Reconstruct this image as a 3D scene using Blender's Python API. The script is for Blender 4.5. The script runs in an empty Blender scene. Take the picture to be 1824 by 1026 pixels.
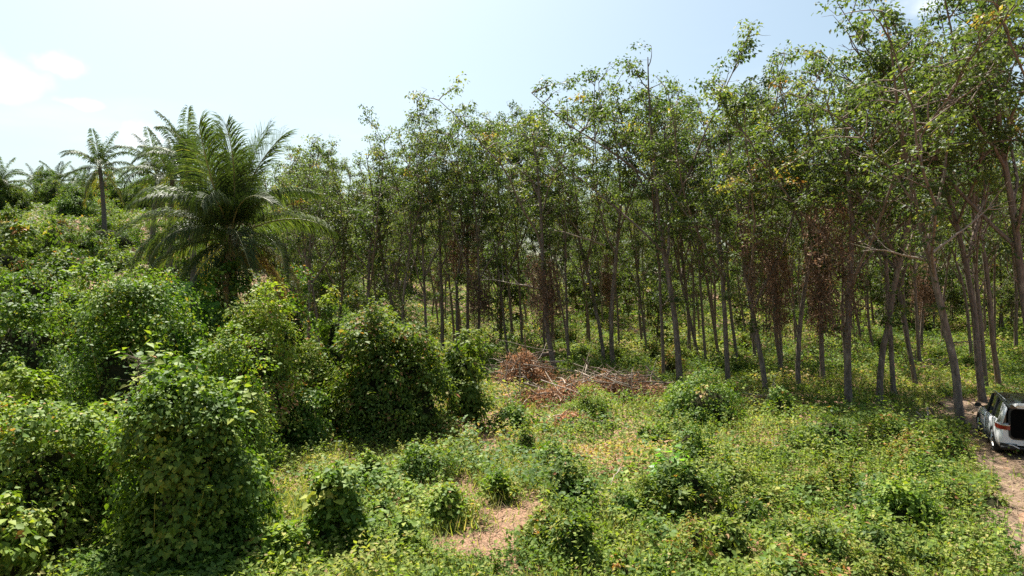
import bpy, math, random
import numpy as np
from mathutils import Vector, Matrix

scene = bpy.context.scene
R = math.radians
COL = scene.collection

# ------------------------------------------------------------------ camera
CAM_H = 5.1
FOC = 1216.0                                   # focal length in pixels of the 1824 px wide frame
cam_d = bpy.data.cameras.new('camera'); cam = bpy.data.objects.new('camera', cam_d); COL.objects.link(cam)
cam.location = (0, 0, CAM_H); cam.rotation_euler = (R(90), 0, 0)
cam_d.sensor_width = 36; cam_d.lens = 24; cam_d.clip_end = 3000
scene.camera = cam

# ------------------------------------------------------------------ world, sun, exposure
SUN_EL, SUN_AZ = R(62), R(-24)                 # azimuth measured from +Y towards +X
world = bpy.data.worlds.new('World'); scene.world = world; world.use_nodes = True
nt = world.node_tree; nt.nodes.clear()
def wn(t, **k):
    n = nt.nodes.new(t)
    for a, b in k.items(): setattr(n, a, b)
    return n
sky = wn('ShaderNodeTexSky', sky_type='NISHITA', sun_disc=False, sun_elevation=SUN_EL, sun_rotation=SUN_AZ,
         altitude=20, air_density=1.0, dust_density=3.6, ozone_density=2.2)
bg = wn('ShaderNodeBackground'); bg.inputs['Strength'].default_value = 0.070
out = wn('ShaderNodeOutputWorld')
tc = wn('ShaderNodeTexCoord')
# clouds: small cumulus over the hill plus thin streaks all round the sky
def cloud_blob(d, scl, nsc, thr):
    v = Vector(d).normalized()
    sub = wn('ShaderNodeVectorMath', operation='SUBTRACT'); nt.links.new(tc.outputs['Generated'], sub.inputs[0]); sub.inputs[1].default_value = v
    mul = wn('ShaderNodeVectorMath', operation='MULTIPLY'); nt.links.new(sub.outputs[0], mul.inputs[0]); mul.inputs[1].default_value = scl
    ln = wn('ShaderNodeVectorMath', operation='LENGTH'); nt.links.new(mul.outputs[0], ln.inputs[0])
    nz = wn('ShaderNodeTexNoise'); nz.inputs['Scale'].default_value = nsc; nz.inputs['Detail'].default_value = 6
    nt.links.new(tc.outputs['Generated'], nz.inputs['Vector'])
    a = wn('ShaderNodeMath', operation='MULTIPLY_ADD'); nt.links.new(nz.outputs['Fac'], a.inputs[0]); a.inputs[1].default_value = 2.6
    s = wn('ShaderNodeMath', operation='SUBTRACT'); s.inputs[0].default_value = thr; nt.links.new(ln.outputs['Value'], s.inputs[1])
    nt.links.new(s.outputs[0], a.inputs[2])
    m = wn('ShaderNodeMapRange', interpolation_type='SMOOTHSTEP'); nt.links.new(a.outputs[0], m.inputs['Value'])
    m.inputs['From Min'].default_value = 0.8; m.inputs['From Max'].default_value = 2.25; m.inputs['To Max'].default_value = .9
    return m.outputs[0]
def pdir(u, v): return ((u-912)/FOC, 1.0, (513-v)/FOC)
blobs = [cloud_blob(pdir(10, 155), (19, 19, 30), 14, 0.45), cloud_blob(pdir(252, 250), (26, 26, 36), 18, 0.5),
         cloud_blob(pdir(105, 118), (16, 16, 60), 20, 0.30), cloud_blob(pdir(1660, 8), (10, 10, 26), 12, 0.0),
         cloud_blob(pdir(130, 182), (18, 18, 90), 20, 0.22)]
mp = wn('ShaderNodeMapping'); mp.inputs['Scale'].default_value = (1.2, 1.2, 5); nt.links.new(tc.outputs['Generated'], mp.inputs['Vector'])
nz = wn('ShaderNodeTexNoise'); nz.inputs['Scale'].default_value = 2.3; nz.inputs['Detail'].default_value = 7; nt.links.new(mp.outputs[0], nz.inputs['Vector'])
mr = wn('ShaderNodeMapRange', interpolation_type='SMOOTHSTEP'); nt.links.new(nz.outputs['Fac'], mr.inputs['Value'])
mr.inputs['From Min'].default_value = 0.5; mr.inputs['From Max'].default_value = 0.85; mr.inputs['To Max'].default_value = 0.22
acc = mr.outputs[0]
for b in blobs:
    mx = wn('ShaderNodeMath', operation='MAXIMUM'); nt.links.new(acc, mx.inputs[0]); nt.links.new(b, mx.inputs[1]); acc = mx.outputs[0]
wb = wn('ShaderNodeMix', data_type='RGBA', blend_type='MULTIPLY'); wb.inputs['Factor'].default_value = 1; wb.inputs['B'].default_value = (1.0, 1.05, .93, 1); nt.links.new(sky.outputs[0], wb.inputs['A'])
mixc = wn('ShaderNodeMix', data_type='RGBA')
nt.links.new(acc, mixc.inputs['Factor']); nt.links.new(wb.outputs['Result'], mixc.inputs['A']); mixc.inputs['B'].default_value = (8.6, 8.6, 8.6, 1)
nt.links.new(mixc.outputs['Result'], bg.inputs['Color']); nt.links.new(bg.outputs[0], out.inputs['Surface'])

sl = bpy.data.lights.new('sun', 'SUN'); sl.energy = 5.0; sl.angle = R(0.53); sl.color = (1.0, 0.955, 0.87)
sun = bpy.data.objects.new('sun', sl); COL.objects.link(sun); sun.location = (-40, 60, 90)
sdir = Vector((math.sin(SUN_AZ)*math.cos(SUN_EL), math.cos(SUN_AZ)*math.cos(SUN_EL), math.sin(SUN_EL)))
sun.rotation_euler = (-sdir).to_track_quat('-Z', 'Y').to_euler()

vs = scene.view_settings
vs.view_transform = 'Standard'; vs.look = 'None'; vs.exposure = 1.45; vs.gamma = 1.0; vs.use_curve_mapping = False
scene.render.engine = 'CYCLES'
cy = scene.cycles
cy.max_bounces = 6; cy.diffuse_bounces = 3; cy.glossy_bounces = 2; cy.transmission_bounces = 4; cy.transparent_max_bounces = 4
cy.use_denoising = False
cy.caustics_reflective = False; cy.caustics_refractive = False
cy.sample_clamp_indirect = 4.0

# ------------------------------------------------------------------ numeric helpers
def _hash(i, j, k, seed):
    n = (i.astype(np.uint64)*np.uint64(374761393) + j.astype(np.uint64)*np.uint64(668265263) + k.astype(np.uint64)*np.uint64(2246822519) + np.uint64(seed*3266489917 + 12345)) & np.uint64(0xffffffff)
    n = ((n ^ (n >> np.uint64(13)))*np.uint64(1274126177)) & np.uint64(0xffffffff)
    n = ((n ^ (n >> np.uint64(15)))*np.uint64(2246822519)) & np.uint64(0xffffffff)
    return (n ^ (n >> np.uint64(16))).astype(np.float64)/4294967296.0
def vnoise(p, sc, seed=0):
    q = np.asarray(p, float)*sc + 5000.0
    f = np.floor(q); t = q-f; t = t*t*(3-2*t); f = f.astype(np.int64)
    r = 0
    for a in (0, 1):
        wx = t[:, 0] if a else 1-t[:, 0]
        for b in (0, 1):
            wy = t[:, 1] if b else 1-t[:, 1]
            for c in (0, 1):
                wz = t[:, 2] if c else 1-t[:, 2]
                r = r + wx*wy*wz*_hash(f[:, 0]+a, f[:, 1]+b, f[:, 2]+c, seed)
    return r
def fbm(p, sc, seed=0, o=3):
    r = 0; a = 1; n = 0
    for i in range(o):
        r = r + a*vnoise(p, sc*2**i, seed+i*17); n += a; a *= .5
    return r/n
def unit(v): return v/np.maximum(np.linalg.norm(v, axis=1, keepdims=True), 1e-9)
def sst(a, b, x):
    t = np.clip((np.asarray(x, float)-a)/(b-a), 0, 1); return t*t*(3-2*t)

def gz(x, y):
    x = np.atleast_1d(np.asarray(x, float)); y = np.atleast_1d(np.asarray(y, float))
    z = 9.0*sst(40, 165, y) + sst(6, 48, -x)*13*sst(26, 108, y)
    p = np.stack([x, y, 0*x], 1)
    z = z + (fbm(p, .22, 3, 3)-.5)*.45*sst(4, 14, y) + (fbm(p, .05, 9, 2)-.5)*1.2*sst(45, 90, y)
    return z
def gz1(x, y): return float(gz(x, y)[0])
def P(u, v):
    """the ground point seen at a place in the photograph"""
    dx = (u-912)/FOC; dz = -(v-513)/FOC
    ys = np.linspace(6, 170, 3300); zz = CAM_H + dz*ys - gz(dx*ys, ys)
    k = np.argmax(zz < 0) if (zz < 0).any() else len(ys)-1
    y = ys[k]; return dx*y, y, gz1(dx*y, y)

# ------------------------------------------------------------------ mesh building
class Geo:
    def __init__(s): s.V = []; s.T = []; s.F = {3: [], 4: []}; s.n = 0
    def add(s, V, faces, tint=0.5):
        V = np.asarray(V, np.float32).reshape(-1, 3)
        s.V.append(V); s.T.append(np.full(len(V), tint, np.float32) if np.isscalar(tint) else np.asarray(tint, np.float32))
        for f in faces:
            f = np.asarray(f, np.int64)
            s.F[f.shape[1]].append(f + s.n)
        s.n += len(V)
    def mesh(s, name, mat, smooth=False):
        me = bpy.data.meshes.new(name)
        V = np.concatenate(s.V); T = np.concatenate(s.T)
        fs = [(k, np.concatenate(f)) for k, f in s.F.items() if f]
        me.vertices.add(len(V)); me.vertices.foreach_set('co', V.ravel())
        loops = np.concatenate([f.ravel() for k, f in fs]); tot = np.concatenate([np.full(len(f), k) for k, f in fs])
        start = np.concatenate([[0], np.cumsum(tot)[:-1]])
        me.loops.add(len(loops)); me.loops.foreach_set('vertex_index', loops.astype(np.int32))
        me.polygons.add(len(tot)); me.polygons.foreach_set('loop_start', start.astype(np.int32)); me.polygons.foreach_set('loop_total', tot.astype(np.int32))
        if smooth: me.polygons.foreach_set('use_smooth', np.ones(len(tot), bool))
        a = me.attributes.new('tint', 'FLOAT', 'POINT'); a.data.foreach_set('value', T)
        me.update(calc_edges=True)
        if mat: me.materials.append(mat)
        return me
    def tube(s, pts, rad, sides=7, tint=.5):
        pts = np.asarray(pts, float); n = len(pts); rad = np.broadcast_to(np.asarray(rad, float), (n,))
        d = unit(np.gradient(pts, axis=0))
        ref = np.array([1., 0, 0]) if abs(d[:, 0].mean()) < .8 else np.array([0, 1., 0])
        X = unit(np.cross(d, ref)); Y = np.cross(d, X)
        a = np.arange(sides)*2*math.pi/sides
        ring = (X[:, None]*np.cos(a)[None, :, None] + Y[:, None]*np.sin(a)[None, :, None])*rad[:, None, None] + pts[:, None]
        i = np.arange(n-1)[:, None]*sides; j = np.arange(sides)[None]; j2 = (j+1) % sides
        f = np.stack([i+j, i+j2, i+sides+j2, i+sides+j], -1).reshape(-1, 4)
        s.add(ring.reshape(-1, 3), [f], tint)
    def sticks(s, A, B, ra, rb, tint=.5, sides=3):
        A = np.asarray(A, float); B = np.asarray(B, float); N = len(A)
        if N == 0: return
        d = unit(B-A); ref = np.where(np.abs(d[:, 2:3]) < .8, np.array([[0, 0, 1.]]), np.array([[1., 0, 0]]))
        X = unit(np.cross(d, ref)); Y = np.cross(d, X)
        a = np.arange(sides)*2*math.pi/sides; o = X[:, None]*np.cos(a)[None, :, None] + Y[:, None]*np.sin(a)[None, :, None]
        ra = np.broadcast_to(ra, (N,)); rb = np.broadcast_to(rb, (N,))
        V = np.concatenate([A[:, None]+o*ra[:, None, None], B[:, None]+o*rb[:, None, None]], 1)
        j = np.arange(sides); j2 = (j+1) % sides
        f = np.stack([j, j2, sides+j2, sides+j], -1)
        F = (f[None] + (np.arange(N)*2*sides)[:, None, None]).reshape(-1, 4)
        t = np.repeat(np.broadcast_to(tint, (N,)), 2*sides)
        s.add(V.reshape(-1, 3), [F], t)
    def leaves(s, Pn, nrm, along, size, tmpl, tint):
        V0, faces = TM[tmpl]; N = len(Pn); k = len(V0)
        n = unit(nrm); Y = unit(along - n*(along*n).sum(1, keepdims=True)); X = np.cross(Y, n)
        size = np.broadcast_to(size, (N,))[:, None, None]
        V = Pn[:, None] + size*(V0[None, :, 0:1]*X[:, None] + V0[None, :, 1:2]*Y[:, None] + V0[None, :, 2:3]*n[:, None])
        off = (np.arange(N)*k)[:, None, None]
        s.add(V.reshape(-1, 3), [(f[None]+off).reshape(-1, f.shape[1]) for f in faces], np.repeat(np.broadcast_to(tint, (N,)), k))
A_ = np.array
TM = {
 'diamond': (A_([[0, 0, 0], [.27, .42, .07], [0, 1, -.1], [-.27, .42, .07]]), [A_([[0, 1, 2], [0, 2, 3]])]),
 'lance': (A_([[0, 0, 0], [.14, .4, .04], [0, 1, -.25], [-.14, .4, .04]]), [A_([[0, 1, 2], [0, 2, 3]])]),
 'heart': (A_([[0, .06, 0], [.3, -.05, .05], [.46, .3, .09], [0, 1, -.12], [-.46, .3, .09], [-.3, -.05, .05]]), [A_([[0, 1, 2, 3], [0, 3, 4, 5]])]),
 'oval': (A_([[0, 0, 0], [.25, .28, .06], [.24, .66, .04], [0, 1, -.12], [-.24, .66, .04], [-.25, .28, .06]]), [A_([[0, 1, 2, 3], [0, 3, 4, 5]])]),
 'kite': (A_([[0, 0, 0], [.40, .36, .08], [0, 1, -.1], [-.40, .36, .08]]), [A_([[0, 1, 2], [0, 2, 3]])]),
 'blade': (A_([[-.035, 0, 0], [.035, 0, 0], [0, 1, .0]]), [A_([[0, 1, 2]])]),
}

def link(name, data=None, parent=None, label=None, cat=None, group=None, kind=None, loc=None, rot=None, scale=None):
    o = bpy.data.objects.new(name, data); COL.objects.link(o)
    if parent: o.parent = parent
    if label: o['label'] = label
    if cat: o['category'] = cat
    if group: o['group'] = group
    if kind: o['kind'] = kind
    if loc is not None: o.location = loc
    if rot is not None: o.rotation_euler = rot
    if scale is not None: o.scale = (scale,)*3 if np.isscalar(scale) else scale
    return o

# ------------------------------------------------------------------ materials
def new_mat(name):
    m = bpy.data.materials.new(name); m.use_nodes = True; t = m.node_tree; t.nodes.clear(); return m, t
def leaf_mat(name, ramp, rough=.42, trans=.38, tsat=(1.25, 1.35, .45), spec=.5):
    m, t = new_mat(name); N = t.nodes.new; L = t.links.new
    at = N('ShaderNodeAttribute'); at.attribute_name = 'tint'
    oi = N('ShaderNodeObjectInfo')
    ad = N('ShaderNodeMath'); ad.operation = 'MULTIPLY_ADD'; L(oi.outputs['Random'], ad.inputs[0]); ad.inputs[1].default_value = .2
    sb = N('ShaderNodeMath'); sb.operation = 'SUBTRACT'; L(at.outputs['Fac'], sb.inputs[0]); sb.inputs[1].default_value = .1; L(sb.outputs[0], ad.inputs[2])
    cr = N('ShaderNodeValToRGB'); L(ad.outputs[0], cr.inputs['Fac'])
    e = cr.color_ramp.elements
    while len(e) > 1: e.remove(e[-1])
    e[0].position = ramp[0][0]; e[0].color = (*ramp[0][1], 1)
    for p, c in ramp[1:]:
        q = e.new(p); q.color = (*c, 1)
    b = N('ShaderNodeBsdfPrincipled'); L(cr.outputs[0], b.inputs['Base Color']); b.inputs['Roughness'].default_value = rough; b.inputs['Specular IOR Level'].default_value = spec
    mu = N('ShaderNodeMix'); mu.data_type = 'RGBA'; mu.blend_type = 'MULTIPLY'; mu.inputs['Factor'].default_value = 1
    L(cr.outputs[0], mu.inputs['A']); mu.inputs['B'].default_value = (*[v*1.5 for v in tsat], 1)
    tr = N('ShaderNodeBsdfTranslucent'); L(mu.outputs['Result'], tr.inputs['Color'])
    mx = N('ShaderNodeMixShader'); mx.inputs[0].default_value = trans; L(b.outputs[0], mx.inputs[1]); L(tr.outputs[0], mx.inputs[2])
    o = N('ShaderNodeOutputMaterial'); L(mx.outputs[0], o.inputs['Surface'])
    return m
def rock_mat(name, cols, scale, rough=.9, bump=.3, vec_scale=(1, 1, 1), spec=.25):
    m, t = new_mat(name); N = t.nodes.new; L = t.links.new
    c = N('ShaderNodeTexCoord'); mp = N('ShaderNodeMapping'); mp.inputs['Scale'].default_value = vec_scale; L(c.outputs['Object'], mp.inputs['Vector'])
    n = N('ShaderNodeTexNoise'); n.inputs['Scale'].default_value = scale; n.inputs['Detail'].default_value = 8; n.inputs['Roughness'].default_value = .65; L(mp.outputs[0], n.inputs['Vector'])
    cr = N('ShaderNodeValToRGB'); L(n.outputs['Fac'], cr.inputs['Fac']); e = cr.color_ramp.elements
    while len(e) > 1: e.remove(e[-1])
    k = len(cols)
    for i, col in enumerate(cols):
        p = .28 + .46*i/max(1, k-1)
        if i == 0: e[0].position = p; e[0].color = (*col, 1)
        else: q = e.new(p); q.color = (*col, 1)
    b = N('ShaderNodeBsdfPrincipled'); L(cr.outputs[0], b.inputs['Base Color']); b.inputs['Roughness'].default_value = rough; b.inputs['Specular IOR Level'].default_value = spec
    bp = N('ShaderNodeBump'); bp.inputs['Strength'].default_value = bump; bp.inputs['Distance'].default_value = .05; L(n.outputs['Fac'], bp.inputs['Height']); L(bp.outputs[0], b.inputs['Normal'])
    o = N('ShaderNodeOutputMaterial'); L(b.outputs[0], o.inputs['Surface'])
    return m
def plain(name, col, rough=.5, metal=0, coat=0, spec=.5, noise=.0, emit=None):
    m, t = new_mat(name); N = t.nodes.new; L = t.links.new
    b = N('ShaderNodeBsdfPrincipled'); b.inputs['Roughness'].default_value = rough; b.inputs['Metallic'].default_value = metal
    b.inputs['Coat Weight'].default_value = coat; b.inputs['Specular IOR Level'].default_value = spec
    c = N('ShaderNodeTexCoord'); n = N('ShaderNodeTexNoise'); n.inputs['Scale'].default_value = 9; n.inputs['Detail'].default_value = 5; L(c.outputs['Object'], n.inputs['Vector'])
    mx = N('ShaderNodeMix'); mx.data_type = 'RGBA'; L(n.outputs['Fac'], mx.inputs['Factor'])
    mx.inputs['A'].default_value = (*[v*(1-noise) for v in col], 1); mx.inputs['B'].default_value = (*[min(1, v*(1+noise)) for v in col], 1)
    L(mx.outputs['Result'], b.inputs['Base Color'])
    o = N('ShaderNodeOutputMaterial'); L(b.outputs[0], o.inputs['Surface'])
    return m

M_TREE = leaf_mat('rubber_leaf', [(0, (.030, .054, .018)), (.35, (.058, .086, .030)), (.62, (.102, .128, .044)), (.80, (.165, .175, .055)), (.92, (.27, .18, .06)), (1, (.20, .09, .04))], .5, .40, spec=.22)
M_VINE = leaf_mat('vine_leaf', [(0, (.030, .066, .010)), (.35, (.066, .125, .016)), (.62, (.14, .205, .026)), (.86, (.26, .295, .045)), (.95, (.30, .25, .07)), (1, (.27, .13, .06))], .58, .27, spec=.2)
M_BUSH = leaf_mat('bush_leaf', [(0, (.024, .055, .014)), (.4, (.062, .105, .018)), (.68, (.13, .17, .030)), (.86, (.22, .235, .05)), (.94, (.30, .17, .07)), (1, (.28, .12, .06))], .55, .30, spec=.14)
M_COVER = leaf_mat('cover_leaf', [(0, (.045, .090, .016)), (.35, (.095, .148, .026)), (.6, (.165, .21, .042)), (.8, (.27, .28, .075)), (.92, (.32, .26, .12)), (1, (.32, .19, .11))], .65, .34, spec=.15)
M_GRASS = leaf_mat('grass_blade', [(0, (.08, .13, .025)), (.4, (.15, .19, .045)), (.7, (.25, .25, .08)), (1, (.38, .30, .16))], .6, .36, spec=.25)
M_PALM = leaf_mat('palm_leaflet', [(0, (.026, .046, .016)), (.5, (.05, .076, .026)), (.8, (.12, .145, .04)), (.93, (.26, .21, .07)), (1, (.26, .14, .06))], .55, .32, spec=.2)
M_BIG = leaf_mat('taro_leaf', [(0, (.07, .17, .02)), (1, (.15, .29, .04))], .42, .48, spec=.35)
M_DEAD = leaf_mat('dead_leaf', [(0, (.09, .06, .042)), (.5, (.23, .15, .10)), (.8, (.32, .205, .13)), (1, (.46, .33, .22))], .75, .22, (1, .8, .6), .15)
M_BRUSH = leaf_mat('brush_leaf', [(0, (.09, .048, .028)), (.5, (.27, .148, .083)), (.8, (.41, .24, .14)), (1, (.52, .37, .25))], .75, .22, (1, .8, .6), .15)
M_STRAW = leaf_mat('dry_straw', [(0, (.11, .072, .042)), (.5, (.23, .155, .095)), (1, (.42, .32, .215))], .8, .12, (1, .9, .7), .15)
M_BARK = rock_mat('bark', [(.07, .052, .040), (.18, .137, .107), (.34, .27, .215)], 3.5, vec_scale=(3, 3, .8), bump=.6)
M_PALE = rock_mat('dead_wood', [(.22, .17, .13), (.42, .35, .28)], 6, vec_scale=(2, 2, 2))
M_PALMBARK = rock_mat('palm_bark', [(.07, .058, .048), (.2, .17, .14)], 5, vec_scale=(1, 1, 4))
M_RACHIS = plain('frond_rib', (.24, .23, .09), .4, noise=.2)
M_CORE = rock_mat('core_shade', [(.012, .014, .006), (.026, .028, .012), (.045, .036, .018)], 8, bump=.3, spec=.05)  # near-black colour stands for the shade inside the foliage
M_SOIL = rock_mat('soil', [(.10, .062, .036), (.22, .128, .08), (.34, .205, .13)], 2.2, bump=.4)
M_PATH = rock_mat('path_dirt', [(.085, .06, .04), (.17, .115, .076), (.26, .185, .125)], 1.6, bump=.5)

# ------------------------------------------------------------------ ground
def grid_sheet(xs, ys, name, mat, dz=0):
    X, Y = np.meshgrid(xs, ys); Z = gz(X.ravel(), Y.ravel()) + dz
    nx = len(xs); i = np.arange(len(ys)-1)[:, None]*nx + np.arange(nx-1)[None]
    F = np.stack([i, i+1, i+nx+1, i+nx], -1).reshape(-1, 4)
    g = Geo(); g.add(np.stack([X.ravel(), Y.ravel(), Z], 1), [F]); return g.mesh(name, mat, True)
t = np.linspace(-1, 1, 181); xs = 45*t + 655*t**5
t = np.linspace(0, 1, 181); ys = -40 + 150*t + 790*t**5
link('ground', grid_sheet(xs, ys, 'ground', M_SOIL), kind='structure', label='brown soil ground under the green cover')

# dirt track beside and under the car
edge = [P(1812, 1120), P(1786, 1026), P(1763, 930), P(1744, 850), P(1722, 785)]
edge = [(x, y) for x, y, z in edge]
lx, ly = edge[-1]
for k in range(1, 5): edge.append((lx + k*.95*1.0, ly + k*2.0))
pl = []
g = Geo(); W = np.linspace(0, 3.6, 19); rows = []
E = np.array(edge); En = np.interp(np.linspace(0, len(E)-1, 60), np.arange(len(E)), E[:, 0]), np.interp(np.linspace(0, len(E)-1, 60), np.arange(len(E)), E[:, 1])
Ex, Ey = En; wob = (vnoise(np.stack([Ex, Ey, 0*Ex], 1), .9, 4)-.5)*.7
for k, w in enumerate(W):
    rows.append(np.stack([Ex + w + (wob if k == 0 else wob*.3), Ey - .35*w, gz(Ex+w, Ey-.35*w)+.05-.045*math.exp(-((w-.8)/.3)**2)-.045*math.exp(-((w-2.5)/.3)**2)+.05*(vnoise(np.stack([Ex+w, Ey, 0*Ex], 1), 2.5, 8)-.5)], 1))
V = np.concatenate(rows); n = 60; i = np.arange(len(W)-1)[:, None]*n + np.arange(n-1)[None]
g.add(V, [np.stack([i, i+n, i+n+1, i+1], -1).reshape(-1, 4)])
link('path', g.mesh('path', M_PATH, True), kind='structure', label='dry dirt track running past the parked car')
def on_path(x, y):
    ex = np.interp(y, Ey, Ex) + (fbm(np.stack([x, y, 0*x], 1), .9, 77, 3)-.5)*1.7; return (x > ex) & (x < ex+3.9) & (y < Ey.max())

# bare patches (world ellipses)
BARE = []
for (u, v, rx, ry) in [(868, 965, 1.15, 1.05), (925, 985, .8, .5), (905, 930, .65, .7), (800, 985, .5, .4), (838, 892, .42, .8), (820, 870, .35, .5), (868, 775, .4, 1.3), (872, 800, .3, .8), (880, 1000, .6, .4),
                       (760, 870, .35, .35), (640, 940, .3, .5), (1330, 890, .5, .4), (960, 900, .3, .6)]:
    x, y, z = P(u, v); BARE.append((x, y, rx, ry))
def bare(x, y):
    p = np.stack([x, y, 0*x], 1); w = (fbm(p, 1.3, 41, 3)-.5)*1.3
    m = np.zeros(len(x))
    for bx, by, rx, ry in BARE:
        m = np.maximum(m, 1.35 - np.hypot((x-bx)/rx, (y-by)/ry) + w)
    return np.clip(m*1.6, 0, 1)

# ------------------------------------------------------------------ ground cover (stuff)
def scatter(N, d0, d1, rng, w=.93, cull_left=True):
    d = np.exp(rng.uniform(math.log(d0), math.log(d1), N)); x = rng.uniform(-w, w, N)*d
    if cull_left:
        k = ~((x/d < -.40) & (d < 22) & (rng.random(len(d)) < .6)) & ~((x/d < -.30) & (d > 30)); d = d[k]; x = x[k]
    return x, d
def cover_h(x, y):
    p = np.stack([x, y, 0*x], 1)
    a = fbm(p, .55, 21, 4); b = fbm(p, 1.6, 33, 3)
    h = .10 + 2.1*np.clip(a-.44, 0, 1)**1.15 + .75*np.clip(b-.48, 0, 1)
    return h + (.25+.9*np.clip(a-.38, 0, 1))*sst(30, 46, y)
rng = np.random.default_rng(5)
x, y = scatter(300000, 9.5, 105, rng)
b = bare(x, y); hc = cover_h(x, y); p3 = np.stack([x, y, 0*x], 1)
dens = .5 + 1.6*np.clip(fbm(p3, .8, 61, 3)-.36, 0, 1) + .4*sst(30, 50, y)
keep = (rng.random(len(x)) < dens*1.25*(1-b)) & ~(on_path(x, y) & (rng.random(len(x)) < .97))
x, y, hc, p3 = x[keep], y[keep], hc[keep], p3[keep]; n = len(x)
z = gz(x, y) + hc*np.sqrt(rng.random(n))*1.05 + .01
Pn = np.stack([x, y, z], 1)
nr = np.stack([rng.normal(0, .55, n), rng.normal(-.1, .55, n), np.ones(n)*.9], 1)
al = rng.normal(0, 1, (n, 3)); al[:, 2] -= .1
tint = np.clip(.50 + 1.5*(fbm(p3, .35, 71, 3)-.5) + .5*(fbm(p3, 1.4, 72, 2)-.5) + rng.normal(0, .14, n) + .10*(hc < .2) - .06*sst(32, 45, y), 0, 1)
g = Geo(); g.leaves(Pn, nr, al, (.060+.0031*y)*rng.uniform(.6, 1.45, n), 'diamond', tint)
link('ground_cover', g.mesh('ground_cover', M_COVER), kind='stuff', label='low leafy weeds and creepers covering the clearing')
rng = np.random.default_rng(26)
x, y = scatter(150000, 9.5, 60, rng); p3 = np.stack([x, y, 0*x], 1); b = bare(x, y)
keep = (rng.random(len(x)) < np.clip((fbm(p3, .7, 161, 3)-.55)*6, 0, 1)*(1-b)) & ~on_path(x, y); x, y, p3 = x[keep], y[keep], p3[keep]; n = len(x)
Pn = np.stack([x, y, gz(x, y)+(cover_h(x, y)+.15)*rng.uniform(.4, 1.25, n)], 1); nr = np.stack([rng.normal(0, .4, n), rng.normal(-.15, .4, n), np.ones(n)], 1)
g = Geo(); g.leaves(Pn, nr, rng.normal(0, 1, (n, 3)), rng.uniform(.07, .17, n)*(.8+.012*y), 'kite', np.clip(.45 + .9*(fbm(p3, .5, 171, 2)-.5) + rng.normal(0, .12, n), 0, .95))
link('broad_leaf_weeds', g.mesh('broad_leaf_weeds', M_VINE), kind='stuff', label='patches of broad leaved weeds among the low cover')
rng = np.random.default_rng(6)
x, y = scatter(360000, 9.5, 80, rng); b = bare(x, y); p3 = np.stack([x, y, 0*x], 1); dn = np.clip(fbm(p3, .45, 81, 3)*3.2-1.0, .12, 1)
keep = (rng.random(len(x)) < dn*(1-.8*b)) & ~(on_path(x, y) & (rng.random(len(x)) < .97)); x, y, p3 = x[keep], y[keep], p3[keep]; n = len(x)
hc = cover_h(x, y)
Pn = np.stack([x, y, gz(x, y)+hc*.45*rng.random(n)], 1); al = np.stack([rng.normal(0, .45, n), rng.normal(0, .45, n), np.ones(n)], 1)
g = Geo(); g.leaves(Pn, rng.normal(0, 1, (n, 3)), al, rng.uniform(.14, .42, n)*(.8+.012*y), 'blade', np.clip(rng.normal(.52, .24, n), 0, 1))
link('grass', g.mesh('grass', M_GRASS), kind='stuff', label='thin green and straw coloured grass blades in the clearing')
rng = np.random.default_rng(16)
d = 22+108*rng.random(80000)**.75; x = rng.uniform(-1.0, -.22, len(d))*d; y = d; n = len(x)
Pn = np.stack([x, y, gz(x, y)+.9*np.clip(fbm(np.stack([x, y, 0*x], 1), .4, 91, 3), 0, 1)*rng.random(n)], 1)
g = Geo(); g.leaves(Pn, np.stack([rng.normal(0, .5, n), rng.normal(-.2, .5, n), np.ones(n)], 1), rng.normal(0, 1, (n, 3)), (.13+.0038*y)*rng.uniform(.6, 1.4, n), 'diamond', np.clip(rng.normal(.42, .16, n), 0, 1))
link('hillside_cover', g.mesh('hillside_cover', M_BUSH), kind='stuff', label='low scrub leaves covering the hillside')
rng = np.random.default_rng(36)
x, y = scatter(13000, 9.5, 50, rng); p3 = np.stack([x, y, 0*x], 1); b = bare(x, y)
keep = (rng.random(len(x)) < np.clip((fbm(p3, .5, 261, 3)-.40)*4.5 + .25*(x > 2), 0.02, 1)*(1-b)) & ~on_path(x, y); x, y = x[keep], y[keep]; n = len(x)
A0 = np.stack([x, y, gz(x, y)], 1); hh = rng.uniform(.25, .95, n)*(.7+.6*(x > 1)); B0 = A0 + np.stack([rng.normal(0, .14, n), rng.normal(0, .14, n), hh], 1)
g = Geo(); g.sticks(A0, B0, .006, .003, .45); k = 13; jj = np.repeat(np.arange(n), k); tt = np.tile(np.linspace(.25, 1, k), n) + rng.normal(0, .03, n*k); nq = n*k
al = rng.normal(0, 1, (nq, 3)); al[:, 2] = rng.normal(.15, .3, nq); nr = rng.normal(0, .35, (nq, 3)); nr[:, 2] += 1; wt = np.clip(rng.normal(.56, .17, n), .1, .95)[jj]
g.leaves(A0[jj]+(B0-A0)[jj]*tt[:, None], nr, al, rng.uniform(.06, .15, nq)*(.85+.01*y[jj])*(1.2-.5*tt), 'diamond', np.clip(wt+rng.normal(0, .1, nq), 0, 1))
link('tall_weeds', g.mesh('tall_weeds', M_COVER), kind='stuff', label='upright leafy weed stalks standing over the low cover')
rng = np.random.default_rng(66)
n = 170000; y = 37 + 105*rng.random(n)**1.15; x = rng.uniform(-.33, .95, n)*y; p3 = np.stack([x, y, 0*x], 1)
k = rng.random(n) < np.clip((fbm(p3, .25, 361, 3)-.25)*2.6, .3, 1)*(.35+.65*sst(36, 46, y)); x, y, p3 = x[k], y[k], p3[k]; n = len(x)
Pn = np.stack([x, y, gz(x, y)+(.3+1.1*np.clip(fbm(p3, .35, 371, 3)-.3, 0, 1))*rng.random(n)**.7], 1)
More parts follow.
